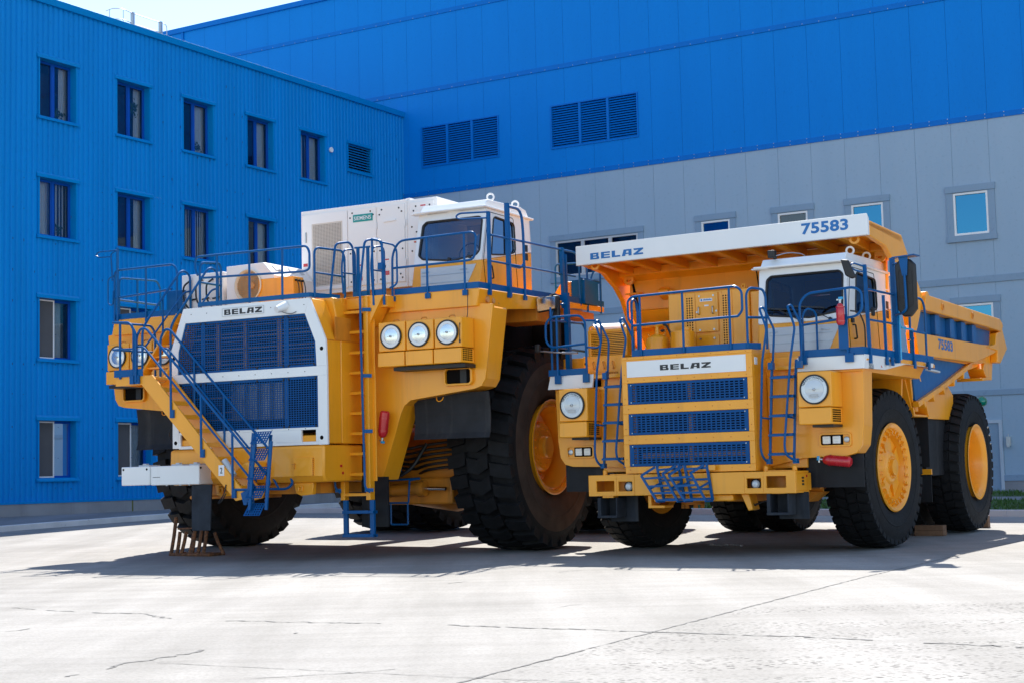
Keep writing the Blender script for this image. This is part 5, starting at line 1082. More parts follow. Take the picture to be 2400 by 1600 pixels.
# --- underside
b = MB(); b.box(-1.2,-.7,-2.6,9.0,1.7,2.3); b.box(.7,1.2,-2.6,9.0,1.7,2.3); b.box(-2.6,2.6,-.35,.35,1.45,2.1); b.box(-.9,.9,-1.2,1.0,1.1,1.7); b.build('chassis_frame', YELD, T, bevel=.03)
b = MB(); b.lathe([(-.95,.1),(-.85,.55),(-.4,.82),(.4,.82),(.85,.55),(.95,.1)], (0,5.9,1.78), (0,-1,0), 32); b.box(-2.6,2.6,5.4,6.4,1.3,2.2); b.build('axle_housing', YELD, T, bevel=.03)
b = MB(); b.lathe([(-.9,.1),(-.85,.7),(.3,.86),(.7,.74),(.8,.1)], (1.75,-.05,1.5), (1,0,0), 32); b.box(.9,2.5,-1.0,-.2,.80,1.28); b.build('wheel_motor', YELD, T, bevel=.04)
b = MB(); b.cyl((1.25,-1.15,1.06),(1.95,-1.15,1.09),.11,18); b.cyl((1.88,-1.15,1.08),(2.02,-1.15,1.09),.14,18); b.cyl((1.2,-1.15,1.06),(1.27,-1.15,1.06),.13,14); b.build('steering_cylinder', YELD, T)
b = MB(); b.cyl((2.0,-1.15,1.09),(2.45,-1.15,1.08),.035,12); b.build('steering_rod', CHR, T)
b = MB(); b.tube([(1.3,-1.3,1.24),(1.3,-1.3,.84),(1.75,-1.3,.84),(1.78,-1.3,1.24),(1.9,-1.3,1.26)], .022, 6, .02); b.tube([(1.25,-1.3,1.25),(2.0,-1.3,1.27)], .025, 6); b.tube([(1.36,-1.28,.84),(1.36,-1.28,.45),(1.72,-1.28,.45),(1.72,-1.28,.84)], .02, 6, .02); b.build('access_step', BLU, T)
b = MB()
for k_ in range(6): z = 1.9-k_*.09; b.tube([(1.1,-1.4+k_*.1,z),(1.6,-1.3+k_*.12,z-.12),(2.0,-1.1,z-.02),(2.7,-.8,z+.05)], .03, 6, .3)
b.tube([(1.0,-1.5,1.3),(1.6,-1.5,1.28),(1.9,-1.4,1.45),(2.1,-1.2,1.9)], .035, 8, .3); b.build('hydraulic_hose', BLKP, T)
b = MB(); b.box(1.25,1.32,-1.3,-1.2,1.3,2.0); b.box(1.5,1.56,-1.3,-1.2,1.4,2.1); build_each(b, 'blue_bracket', BLU, T, smooth=0)
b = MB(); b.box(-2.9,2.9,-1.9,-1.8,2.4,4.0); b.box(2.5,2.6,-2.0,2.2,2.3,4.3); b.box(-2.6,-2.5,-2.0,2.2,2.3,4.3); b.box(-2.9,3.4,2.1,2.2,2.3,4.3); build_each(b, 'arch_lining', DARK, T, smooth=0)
b = MB(); b.prism([(3.58,4.44),(3.90,4.90),(4.10,4.88),(4.10,4.44)], 'y', .85, 1.4)
b.build('rear_cowl', YEL, T, bevel=.01)
b = MB()
for i in range(9): b.box(3.9,4.1,.82,.85,4.48+i*.045,4.505+i*.045)
b.build('cowl_slats', TAN, T, smooth=0)
b = MB(); b.box(4.12,4.40,.8,1.4,4.44,4.9); b.build('side_box', BLU, T, bevel=.01)
b = MB(); b.lathe([(0,.05),(.02,.24),(.6,.26),(.9,.22),(1.0,.06)], (4.0,1.9,3.92), (.75,.6,0), 24); b.build('air_tank', WHT, T)
b = MB(); b.slab([(4.20,-.42,4.46),(4.20,-1.02,4.42),(4.20,-1.16,4.15),(4.20,-.54,4.18)], .05) if False else None
# driver-side mirror under the deck edge
b = MB(); b.prism([(4.20,4.42),(4.62,4.43),(4.60,4.18),(4.22,4.14)], 'y', -.84, -.76); mm = b.build('mirror', BLKP, T, bevel=.03)
b = MB(); b.slab([(4.225,-.845,4.40),(4.595,-.845,4.41),(4.58,-.845,4.20),(4.24,-.845,4.165)], .003); b.build('mirror_glass', CHR, mm, smooth=0)
b = MB(); b.tube([(4.25,-.74,4.40),(4.1,-.74,4.44),(4.08,-.74,4.34),(4.2,-.74,4.28)], .016, 6, .05); b.build('mirror_arm', BLU, T)
# --- wheels
wR = wheel(T, (3.38, .2, 1.79), 1.87, 1.26, .84, 'rock', 'dish', 1, RUB, RUBW)
wL = wheel(T, (-3.30, .1, 1.84), 1.85, 1.2, .84, 'rock', 'dish', -1, RUB, RUB)
for x, s_ in ((3.2,1),(1.95,1),(-1.95,-1),(-3.2,-1)):
    w_ = copy_tree(wR if s_ > 0 else wL, T); w_.location = (x, 5.9, 1.92)
# ================================================================== dump truck (right)
U = empty('dump_truck', (4.206, 27.419, 0), -30.8)
tag(U, 'smaller yellow dump truck, white-edged dump body, three slim blue grilles in its nose', 'dump truck')
HY = -2.74
# hood
b = MB(); G = [(1.73-.35,1.75),(2.24-.345,2.25),(2.40,2.755)]
b.box(-1.16,1.15,HY,HY+.06,3.14,3.19); b.box(-1.16,1.15,HY,HY+.06,2.755,3.14); b.box(-1.16,1.15,HY,HY+.06,2.25,2.40); b.box(-1.16,1.15,HY,HY+.06,1.745,1.895); b.box(-1.14,1.15,HY,HY+.06,1.27,1.38)
for za, zb in ((2.40,2.755),(1.895,2.25),(1.38,1.745)): b.box(-1.16,-1.06,HY,HY+.06,za,zb); b.box(1.06,1.15,HY,HY+.06,za,zb)
b.box(-1.16,-1.12,HY+.06,-1.9,1.27,3.19); b.box(1.11,1.15,HY+.06,-1.9,1.27,3.19); b.box(-1.12,1.11,HY+.06,-1.9,3.15,3.19); b.box(-1.12,1.11,HY+.06,-1.9,1.27,1.31)
hood = b.build('hood', YEL, U, bevel=.006, smooth=0)
b = MB()
for z in (3.165,2.80,2.325,1.82,1.33):
    for i in range(8): b.cyl((-1.05+i*.3,HY-.004,z),(-1.05+i*.3,HY,z),.010,6)
for z in (1.5,2.0,2.5,2.9):
    for x in (-1.11,1.105): b.cyl((x,HY-.004,z),(x,HY,z),.010,6)
b.build('bolt', YELD, hood, smooth=0)['kind'] = 'stuff'
b = MB(); b.box(-1.06,1.05,HY-.012,HY,2.85,3.115); pl = b.build('nameplate', WHT, U, bevel=.004, smooth=0)
b = MB(); add_logo(b, (-.45,HY-.012,2.94), (1,0,0), (0,0,1), .90, .088, th=.005); b.build('lettering', LETK, pl, smooth=0)
for za, zb in ((2.405,2.75),(1.90,2.245),(1.385,1.74)):
    b = MB(); b.perf(-1.055,1.055,za,zb,HY+.006,.083,.040,.060,.020,.035,.012); p = b.build('grille_panel', BLUG, U, smooth=0)
    b = MB()
    for x in (-1.0,1.0):
        for z in (za+.03,zb-.03): b.cyl((x,HY+.0,z),(x,HY+.006,z),.010,6)
    b.build('bolt', STL, p)
b = MB(); b.box(-1.1,1.1,HY+.22,HY+.26,1.32,3.1); rd_ = b.build('radiator', DARK, U, smooth=0)
b = MB(); b.box(-.03,.05,HY+.12,HY+.2,1.4,2.8); b.box(-1.05,-.98,HY+.12,HY+.2,1.4,2.8); b.box(-.9,1.0,HY+.13,HY+.2,1.52,1.60); b.build('cooling_bars', TAN, rd_, smooth=0)
b = MB(); b.box(1.151,1.17,-2.66,-2.55,2.95,3.07); b.build('side_marker', SIGNW, hood, bevel=.008)
b = MB(); b.cyl((1.15,-2.5,1.60),(1.17,-2.5,1.60),.025,12); b.build('reflector', RED, hood)
# bumper
b = MB()
def bump_ring(xa, xb, za, zb, X0, X1): b.ring([(X0,.91),(X1,.91),(X1,1.255),(X0,1.255)], [(xa,za),(xb,za),(xb,zb),(xa,zb)], 'y', -2.80, -2.76)
bump_ring(-1.66,-1.33,.985,1.155,-1.81,-1.29); bump_ring(-1.25,-1.0,.985,1.14,-1.29,-.96); bump_ring(1.01,1.25,1.0,1.15,.97,1.29); bump_ring(1.34,1.66,1.0,1.18,1.29,1.82)
b.box(-.96,.97,-2.80,-2.76,.91,1.255); b.box(-1.81,1.82,-2.76,-2.2,1.22,1.255); b.box(-1.81,1.82,-2.76,-2.2,.91,.945); b.box(1.78,1.82,-2.76,-2.1,.945,1.22); b.box(-1.81,-1.77,-2.76,-2.1,.945,1.22)
b.box(-1.81,1.82,-2.3,-2.26,.945,1.22)
bp = b.build('bumper', YEL, U, bevel=.008, smooth=0)
b = MB(); b.box(-.66,.74,-2.72,-2.3,.80,.905); b.build('under_beam', YEL, U, bevel=.02)
b = MB(); b.prism([(-.75,.91),(-.75,.70),(-.45,.70),(-.45,.745),(-.69,.745),(-.69,.91)], 'y', -2.74, -2.4); b.build('tow_bracket', YEL, U, bevel=.01)
b = MB(); b.prism([(.86,.91),(1.0,.91),(1.06,.66),(.98,.64)], 'y', -2.7, -2.4); b.build('tow_bracket', YEL, U, bevel=.015)
for x in (-1.1, 1.13):
    b = MB(); b.lathe([(-.10,.05),(-.02,.085),(.02,.085),(.03,.07)], (x,-2.70,1.06), (0,-1,0), 20); l_ = b.build('fog_lamp', BLKP, U)
    b = MB(); b.lathe([(.02,.07),(.05,.045),(.06,0)], (x,-2.70,1.06), (0,-1,0), 16); b.build('lens', LENS, l_)
    b = MB(); b.cyl((x,-2.7,1.14),(x,-2.7,1.17),.015,6); b.build('stem', YEL, l_)
b = MB()
for z in (1.03,1.08,1.13): b.box(1.82,1.828,-2.52,-2.44,z,z+.03)
b.build('air_coupling', BLKP, bp, smooth=0)
b = MB(); b.cyl((1.82,-2.32,1.17),(1.83,-2.32,1.17),.02,10); b.build('reflector', RED, bp)
b = MB()
for x in (-1.62,-.98,1.24,1.72): b.cyl((x,-2.55,1.255),(x,-2.55,1.33),.04,10); b.cyl((x,-2.55,1.33),(x,-2.55,1.35),.04,10,.015)
b.box(-1.5,-1.0,-2.62,-2.5,1.256,1.27); b.box(1.3,1.75,-2.62,-2.5,1.256,1.27); build_each(b, 'guide_post', YEL, U, smooth=30)
# two welded step cages hung on the bumper
for xo in (0, .49):
    b = MB(); a0, a1 = (-.72+xo, 1.235), (-.46+xo, .81); w = .385
    for yy, dz in ((-3.02,0),(-2.84,.13)):
        L0 = (a0[0]+(.20 if yy > -3 else 0), yy, a0[1]+dz*1.2); L1 = (a1[0]+(.04 if yy > -3 else 0), yy+.03, a1[1])
        for s_ in (0, w): b.bar((L0[0]+s_,L0[1],L0[2]+s_*.05),(L1[0]+s_*.93,L1[1],L1[2]+s_*.02),.04,.035)
        for t_ in (.12,.42,.68,.94):
            p = Vector(L0).lerp(Vector(L1), t_); b.bar(p, p+Vector((w*(1-.07*t_),0,w*.05*(1-t_))), .036, .034)
    for s_ in (0, w*.97): b.bar((a0[0]+s_,-3.02,a0[1]+s_*.05),(a0[0]+.16+s_,-2.84,a0[1]+.13+s_*.05),.04,.035); b.bar((a1[0]+s_*.93,-2.99,a1[1]),(a1[0]+.04+s_*.93,-2.81,a1[1]),.035,.03); b.bar((a0[0]+.15+s_,-3.02,1.02),(a0[0]+.24+s_,-2.84,1.1),.03,.03)
    b.build('step_cage', BLU, U, smooth=0)
b = MB(); b.box(-.5,-.1,-2.84,-2.8,1.27,1.36); b.box(.1,.5,-2.84,-2.8,1.29,1.38); build_each(b, 'cage_hanger', YEL, U, bevel=.008)
# tool pockets and flaps under the bumper
for x0, x1, zt in ((-1.64,-1.28,.88),(1.34,1.70,.905)):
    b = MB(); b.box(x0,x0+.06,-2.82,-2.5,zt-.30,zt); b.box(x1-.02,x1,-2.82,-2.5,zt-.30,zt); b.box(x0,x1,-2.84,-2.5,zt-.33,zt-.29); b.box(x0,x1,-2.5,-2.48,zt-.30,zt); b.build('step_pocket', FLAPD, U, bevel=.006, smooth=0)
    b = MB(); b.box(x0+.08,x1-.08,-2.78,-2.6,zt,zt+.035); b.build('pocket_hanger', YEL, U, smooth=0)
    b = MB(); b.box(x0+(.06 if x0 < 0 else .06),x1+(.20 if x0 < 0 else .19),-2.45,-2.42,zt-.40,zt+.02); b.build('mud_flap', FLAPD, U, smooth=0)
# fenders with headlamps and indicators
for sg in (-1, 1):
    dz = .03 if sg > 0 else -.03
    P = [(1.16,1.33),(1.72,1.42),(2.45,1.44),(2.60,1.48),(2.69,1.60),(2.73,1.9),(2.76,2.78),(1.16,2.78)]
    b = MB(); b.prism([(sg*x, z+dz*(x > 1.5)) for x, z in P], 'y', -2.15, -2.09)
    Q = P[1:7]
    for (xa, za), (xb, zb) in zip(Q, Q[1:]): b.hexa([(sg*xa,-2.09,za+dz),(sg*xb,-2.09,zb+dz),(sg*xb,-1.72,zb+dz),(sg*xa,-1.72,za+dz),(sg*(xa-.01),-2.09,za+dz+.03),(sg*(xb-.03),-2.09,zb+dz+.02),(sg*(xb-.03),-1.72,zb+dz+.02),(sg*(xa-.01),-1.72,za+dz+.03)])
    f = b.build('fender', YEL, U, bevel=.02)
    b = MB(); xa, xb = sorted((sg*1.86, sg*2.41)); z0 = 1.93+dz
    b.box(xa,xb,-2.67,-2.15,2.20+dz,2.755+dz); b.box(xa+.01,xb-.01,-2.70,-2.15,z0,2.19+dz); h = b.build('headlight', YEL, U, bevel=.016)
    lamp(h, (sg*2.14,-2.672,2.475+dz), .228, dial=True)
    b = MB()
    xs = 2.401 if sg > 0 else xb
    for i in range(7):
        for j in range(6): b.box(xs-.003,xs+.004,-2.62+i*.055,-2.585+i*.055,z0+.04+j*.034,z0+.062+j*.034)
    if sg < 0: b = MB(); [b.box(xb-.006,xb-.0075+.004,-2.62+i*.055,-2.585+i*.055,z0+.04+j*.034,z0+.062+j*.034) for i in range(7) for j in range(6)]
    b.build('vent', DARK, h, smooth=0)
    b = MB(); b.box(xa+.2,xb-.02,-2.6,-2.15,z0-.04,z0-.002); b.build('lamp_shelf', BLKP, U, smooth=0)
    xa, xb = (2.03, 2.50) if sg > 0 else (-2.53, -2.05); zc = 1.725 if sg > 0 else 1.66
    b = MB(); b.ring(rr8(xa-.03,xb+.03,zc-.11,zc+.11,.03), rr8(xa,xb,zc-.08,zc+.08,.02), 'y', -2.18, -2.151); m_ = b.build('marker_lamps', YEL, U, bevel=.005)
    b = MB(); c0 = xa if sg > 0 else xb-.36; b.box(c0,c0+.36,-2.158,-2.151,zc-.08,zc+.08); b.build('marker_shade_plate', DARK, m_, smooth=0)  # near-black plate on the fender; its colour gives the shade behind the lenses
    b = MB()
    for i in range(2): b.box(c0+.03+i*.165,c0+.16+i*.165,-2.185,-2.16,zc-.062,zc+.062)
    b.build('lens', mat('lens_white', (.78,.78,.76), .2, coat=.8), m_, bevel=.012)
    b = MB()
    for i in range(2): b.box(c0+.055+i*.165,c0+.135+i*.165,-2.188,-2.186,zc+.02,zc+.026); b.box(c0+.065+i*.165,c0+.125+i*.165,-2.188,-2.186,zc-.03,zc-.024)
    b.build('lens_marks', GRYP, m_, smooth=0)
    c1 = xb-.05 if sg > 0 else xa+.05; b = MB(); b.lathe([(0,.045),(.02,.045),(.025,.03),(.025,0)], (c1,-2.152,zc), (0,-1,0), 20); b.build('horn', STL, m_)
    b = MB(); xa, xb = sorted((sg*1.72, sg*2.66)); b.box(xa,xb,-2.02,-2.0,.98,1.5); b.build('mud_flap', FLAP, U, smooth=0)
# white-edged decks
b = MB(); b.prism([(1.72,-2.27),(2.81,-2.27),(3.0,.3),(2.95,1.2),(1.72,1.2)], 'z', 2.97, 3.03); b.prism([(-2.80,-2.27),(-1.93,-2.27),(-1.93,1.0),(-2.95,1.0)], 'z', 2.93, 2.98); b.build('deck', YEL, U, smooth=0)
b = MB(); b.box(1.73,2.81,-2.29,-2.24,2.815,3.035); b.hexa([(-2.82,-2.31,2.75),(-1.95,-2.31,2.75),(-1.95,-2.25,2.75),(-2.82,-2.25,2.75),(-2.78,-2.28,2.98),(-1.93,-2.28,2.98),(-1.93,-2.24,2.98),(-2.78,-2.24,2.98)])
b.slab([(2.815,-2.27,2.815),(2.865,-1.35,2.83),(2.92,-.4,2.96),(3.0,.9,2.96),(3.02,.9,3.035),(2.84,-2.27,3.035)], .04)
fw = build_each(b, 'deck_fascia', WHT, U, bevel=.006, smooth=0)[-1]
b = MB(); b.prism([(2.98,.5),(3.02,.9),(2.96,1.5),(2.88,1.5)], 'z', 2.90, 2.93); b.build('spray_guard', GRYP, U, smooth=0)
b = MB(); b.box(2.845,2.862,-1.55,-1.45,2.86,2.92); b.build('side_marker', ORNG, fw, smooth=0)
b = MB()
for i in range(3):
    for j in range(3): b.lathe([(0,.035),(.012,.034),(.012,.02),(.0,.02)], (2.826+i*.003,-2.05+i*.07,2.85+j*.06), (1,0,0), 12)
b.build('badge_rings', STL, fw)
b = MB(); b.prism([(2.0,2.78),(2.75,2.78),(2.85,2.97),(2.0,2.97)], 'y', -2.2, .9) ; b.build('deck_beam', YEL, U, bevel=.01)
toe(U, [(1.83,-2.30),(2.82,-2.30),(3.0,.2),(3.02,.9)], 3.03, 3.15); toe(U, [(-2.80,-2.30),(-2.03,-2.30)], 2.98, 3.09); toe(U, [(-.97,-2.72),(1.04,-2.72),(1.20,-2.45)], 3.195, 3.30)
b = MB(); b.hexa([(2.905,-.75,3.035),(2.935,-.3,3.035),(2.935,-.3,3.15),(2.905,-.75,3.15),(2.909,-.75,3.035),(2.939,-.3,3.035),(2.939,-.3,3.15),(2.909,-.75,3.15)]); b.build('light_blue_mark', CYAN, U, smooth=0)
# rails: nose
loop(U, [(-.94,-2.74,3.72),(-1.01,-2.74,3.82),(-1.01,-2.74,4.12),(-.92,-2.74,4.18),(.92,-2.74,4.205),(1.02,-2.74,4.12),(1.02,-2.74,3.80),(.94,-2.74,3.72)][::-1]+[(-.94,-2.74,3.70)], more=([(-.79,-2.74,3.2),(-.79,-2.74,4.18)],[(-.02,-2.74,3.2),(-.02,-2.74,4.19)],[(.80,-2.74,3.2),(.80,-2.74,4.2)],[(-.94,-2.74,3.70),(.94,-2.74,3.72)]), name='railing')
loop(U, [(1.06,-2.66,3.2),(1.06,-2.66,4.08),(1.10,-2.6,4.18),(1.24,-2.4,4.16),(1.27,-2.36,4.05),(1.27,-2.36,3.2)], more=([(1.06,-2.66,3.70),(1.27,-2.36,3.70)],), fil=.09)
loop(U, [(-.97,-2.68,3.2),(-.97,-2.68,4.08),(-.98,-2.6,4.16),(-1.05,-2.35,4.14),(-1.05,-2.3,4.02),(-1.05,-2.3,3.2)], fil=.09)
# rails: right deck
loop(U, [(1.82,-2.32,3.0),(1.82,-2.32,3.9),(1.96,-2.32,4.04),(2.72,-2.32,4.08),(2.84,-2.32,4.0),(2.84,-2.32,3.72),(2.74,-2.32,3.62),(1.82,-2.32,3.54)], more=([(2.58,-2.32,2.95),(2.58,-2.32,4.07)],), fil=.15)
loop(U, [(1.84,-2.26,3.03),(1.84,-2.26,3.7),(1.9,-2.22,3.82),(1.98,-2.1,3.78),(2.0,-2.06,3.7),(2.0,-2.06,3.03)], r=.02, fil=.08)
b = MB(); b.bar((2.85,-2.06,2.98),(2.82,-2.05,4.45),.05,.05); b.tube([(2.82,-2.06,4.42),(2.7,-2.25,4.47),(2.66,-2.3,4.42),(2.72,-2.25,4.35),(2.82,-2.06,4.33)], .014, 6, .05)
b.bar((2.89,-1.35,2.98),(2.88,-1.35,4.02),.04,.04); b.bar((2.95,-.95,2.95),(2.93,-.95,4.66),.075,.075)
b.tube([(2.84,-2.05,4.06),(2.93,-.98,4.06)], .022, 8); b.tube([(2.85,-2.05,3.58),(2.93,-.98,3.58)], .022, 8)
b.bar((2.98,-.15,2.96),(2.97,-.15,3.55),.04,.04); b.tube([(2.97,-.2,3.52),(3.0,.55,3.52)], .022, 8); b.tube([(3.0,.55,2.96),(3.0,.55,3.98),(2.98,.45,4.12),(2.85,.38,4.12),(2.78,.4,4.0),(2.78,.4,3.0)], .024, 8, .1); b.tube([(2.8,.2,3.4),(2.98,-.1,3.4)], .02, 6)
b.build('railing', BLU, U)
b = MB()
for x in (1.84,2.60): b.box(x-.06,x+.07,-2.35,-2.295,2.92,3.06)
for x in (-2.60,-2.05): b.box(x-.05,x+.06,-2.36,-2.31,2.84,2.99)
for x, y in ((2.84,-2.05),(2.885,-1.35),(2.91,-1.15),(2.98,-.15),(3.02,.55)): b.box(x+.005,x+.03,y-.05,y+.05,2.90,3.04)
build_each(b, 'rail_bracket', BLU, U, smooth=0)
b = MB(); b.box(2.45,2.60,-2.345,-2.33,3.12,3.66); b.build('extinguisher_holder', BLU, U, smooth=0)
# big mirror seen from behind
b = MB(); b.prism([(3.05+.02,3.78),(3.16,3.66),(3.28,3.66),(3.38,3.78),(3.38,4.5),(3.28,4.6),(3.14,4.6),(3.05,4.5)], 'y', -1.24, -1.12); mi = b.build('mirror', BLKP, U, bevel=.03, seg=3)
b = MB(); b.ring(rr8(3.10,3.33,3.82,4.44,.04), rr8(3.115,3.315,3.835,4.425,.035), 'y', -1.25, -1.24)
for z in (4.2,3.98): b.box(3.1,3.33,-1.25,-1.24,z,z+.008)
b.build('housing_rib', BLKP, mi, smooth=0)
b = MB(); b.slab([(3.03,-1.32,4.63),(3.40,-1.32,4.65),(3.40,-1.0,4.66),(3.03,-1.0,4.64)], .02); b.prism([(3.13,4.62),(3.28,4.62),(3.26,4.32),(3.18,4.32)], 'y', -1.275, -1.255); b.tube([(3.22,-1.28,4.34),(3.23,-1.28,3.78),(3.16,-1.25,3.72),(2.97,-1.0,3.72)], .024, 8, .1); b.tube([(2.95,-1.0,4.55),(3.1,-1.15,4.55),(3.2,-1.26,4.5)], .02, 6, .05); b.build('mirror_bracket', BLU, U)
b = MB(); b.tube([(2.99,-.9,4.1),(2.99,-.9,3.0)], .022, 8); b.tube([(2.97,-.9,3.62),(3.0,-.8,3.52),(3.06,-.4,3.52)], .022, 8, .06); b.build('air_pipe', CYAN, U)
b = MB(); b.prism([(2.55,4.52),(2.68,4.50),(2.79,4.22),(2.72,4.20),(2.62,4.26)], 'y', -2.42, -2.36); b.build('side_mirror', BLKP, U, bevel=.02)
# work lamp and hose on the door side
b = MB(); b.box(2.62,2.66,-1.2,-1.1,3.72,3.86); b.build('work_lamp', BLKP, U, bevel=.01)
b = MB(); b.tube([(2.62,-2.25,3.72),(2.75,-2.2,3.70),(2.80,-2.1,3.5),(2.78,-2.05,3.1)], .012, 6, .1); b.build('cable', BLKP, U)
# rails and poles on the left deck
loop(U, [(-2.03,-2.33,2.95),(-2.04,-2.33,3.88),(-2.14,-2.33,3.99),(-2.70,-2.33,4.0),(-2.82,-2.33,3.9),(-2.82,-2.33,3.58),(-2.72,-2.33,3.47),(-2.03,-2.33,3.50)], more=([(-2.60,-2.33,2.9),(-2.60,-2.33,4.0)],[(-2.75,-2.25,3.0),(-2.76,-2.25,4.18)]), fil=.13)
loop(U, [(-2.04,-2.30,3.90),(-1.82,-2.28,3.88),(-1.76,-2.28,3.8),(-1.76,-2.28,3.5),(-1.82,-2.28,3.42),(-2.03,-2.30,3.44)], r=.02, fil=.07)
loop(U, [(-2.76,-2.25,3.95),(-2.85,-.9,4.0),(-2.85,-.8,3.9),(-2.85,-.8,2.98)], more=([(-2.76,-2.25,3.5),(-2.85,-.8,3.5)],), fil=.1)
b = MB(); b.bar((-2.80,-1.55,2.98),(-2.82,-1.55,4.50),.085,.085); b.tube([(-2.82,-1.6,4.30),(-2.95,-1.75,4.28),(-3.0,-1.8,4.1),(-3.0,-1.8,3.5),(-2.92,-1.7,3.42)], .022, 6, .1); b.build('mirror_arm', BLU, U)
b = MB(); b.prism([(-3.07,3.46),(-2.97,3.42),(-2.86,3.5),(-2.86,4.42),(-2.94,4.5),(-3.07,4.46)], 'y', -1.78, -1.68); b.build('mirror', BLKP, U, bevel=.03)
b = MB(); b.tube([(-2.9,-2.4,3.42),(-2.6,-2.42,3.38),(-2.2,-2.42,3.35)], .014, 6); b.cyl((-2.45,-2.42,3.365),(-2.15,-2.42,3.35),.022,8); b.build('lamp_arm', STL, U)
b = MB(); b.box(-2.98,-2.90,-2.46,-2.38,3.40,3.54); b.build('work_lamp', BLKP, U, bevel=.012)
# cab
cab(U, .94, 2.44, -1.98, .50, 3.05, 3.64, 3.98, 4.56, .22, (1.08, 2.37, 3.77, 4.43), .02, ((2.28,-1.1),(2.28,-.25)))
b = MB(); b.cyl((1.2,-1.7,4.72),(1.2,-1.7,4.77),.03,8); b.box(1.12,1.24,-1.82,-1.7,4.74,4.86); b.build('camera', BLKP, U, bevel=.01)
b = MB(); b.tube([(1.24,-1.75,4.77),(1.4,-1.6,4.83),(1.6,-1.5,4.80),(1.66,-1.45,4.74)], .008, 5); b.build('cable', STL, U)
b = MB(); b.box(.9,2.46,-2.05,-1.2,2.98,3.05); b.box(.95,1.72,-2.12,-2.0,2.70,3.08); b.box(1.16,1.76,-2.07,-1.95,1.3,2.75); b.box(1.25,1.85,-2.3,-2.07,2.86,2.92); b.build('cab_base', YEL, U, bevel=.012)
b = MB(); b.box(-1.9,-1.16,-2.07,-1.95,1.3,2.95); b.box(-1.95,-1.2,-2.25,-2.0,2.90,2.97); b.build('side_panel', YEL, U, bevel=.012)
# yellow electrical cabinet behind the nose
CF = -1.3
b = MB(); b.box(-.94,.56,CF,-.5,3.2,4.34); b.box(.56,.98,CF+.05,-.5,3.2,4.28); yc = b.build('electrical_cabinet', YEL, U, bevel=.012)
for x0, x1 in ((-.63,-.44),(.04,.24)):
    b = MB(); b.perf(x0+.02,x1-.02,3.40,4.28,CF-.012,.046,.042,.026,.026,.012,.006); pnl = b.build('vent_panel', YEL, U, smooth=0)
    b = MB(); b.box(x0+.02,x1-.02,CF-.004,CF-.001,3.40,4.28); b.build('vent_backing', DARK, pnl, smooth=0)
    b = MB(); b.box(x0-.01,x0+.02,CF-.014,CF,3.36,4.32); b.box(x1-.02,x1+.01,CF-.014,CF,3.36,4.32)
    for i in range(9): b.cyl((x1+.02,CF-.012,3.42+i*.105),(x1+.02,CF,3.42+i*.105),.008,6)
    b.build('vent_frame', YELD if False else YEL, pnl, smooth=0)
b = MB(); b.box(-.42,-.0,CF-.03,CF,3.64,4.32); dr = b.build('cabinet_door', YEL, U, bevel=.008, smooth=0)
b = MB(); b.box(-.42,-.0,CF-.02,CF,3.30,3.60); b.build('lower_door', YEL, yc, bevel=.008, smooth=0)
b = MB()
for x in (-.35,-.09): b.tube([(x,CF-.03,3.95),(x,CF-.07,3.95),(x,CF-.07,4.07),(x,CF-.03,4.07)], .010, 6, .02)
b.build('handle', STL, dr)
b = MB()
for x, z in ((-.34,4.26),(-.08,4.26),(-.39,3.99),(-.03,3.99),(-.34,3.68),(-.08,3.68),(-.34,3.53),(-.08,3.53)): b.cyl((x,CF-.04,z),(x,CF-.02,z),.018,10)
b.build('lock', STL, dr)
b = MB(); b.box(-.33,-.10,CF-.036,CF-.0305,4.165,4.215); lb = b.build('notice', SIGNW, U, smooth=0)
b = MB(); b.cyl((-.30,CF-.038,4.19),(-.30,CF-.0362,4.19),.017,12)
for i in range(11): b.box(-.268+i*.0145,-.257+i*.0145,CF-.0375,CF-.0362,4.180,4.20+.004*(i%3))
b.build('print_mark', LETB, lb, smooth=0)
b = MB(); b.box(-.25,-.17,CF-.036,CF-.0305,4.08,4.105); b.build('notice', SIGNW, dr, smooth=0)
for x in (-.90, .45):
    b = MB(); b.lathe([(-.01,.028),(.01,.028),(.01,.045),(-.01,.045)], (x,CF+.05,4.38), (.3,1,0), 16, closed=True); b.build('lifting_eye', YEL, yc)
b = MB(); b.tube([(.99,-1.1,3.5),(1.02,-1.1,3.5),(1.02,-1.1,3.7),(.99,-1.1,3.7)], .01, 6, .02); b.build('handle', YELD, yc)
# air tanks on the nose deck
b = MB(); b.lathe([(0,.0),(0,.19),(.30,.205),(.38,.17),(.43,.08),(.44,.0)], (-.98,-1.7,3.19), (0,0,1), 28); b.cyl((-.98,-1.7,3.6),(-.98,-1.7,3.72),.04,12); b.tube([(-.98,-1.7,3.7),(-.98,-1.7,3.78),(-.86,-1.72,3.80)], .035, 8, .05)
for s_ in (-1, 1): b.tube([(-.98+s_*.12,-1.7,3.57),(-.98+s_*.17,-1.7,3.64),(-.98+s_*.13,-1.75,3.60)], .01, 6, .02)
tk = b.build('air_tank', YEL, U)
b = MB(); b.tube([(-.86,-1.72,3.80),(-.78,-1.73,3.76),(-.68,-1.74,3.55),(-.66,-1.75,3.25)], .024, 8, .15); b.cyl((-.90,-1.715,3.68),(-.84,-1.72,3.68),.02,8); b.build('hose', BLKP, tk)
b = MB(); b.cyl((-.48,-1.75,3.19),(-.48,-1.75,3.64),.205,28); b.cyl((-.40,-1.75,3.64),(-.40,-1.75,3.70),.07,14); b.build('air_tank', YEL, U, bevel=.015, smooth=40)
b = MB(); 
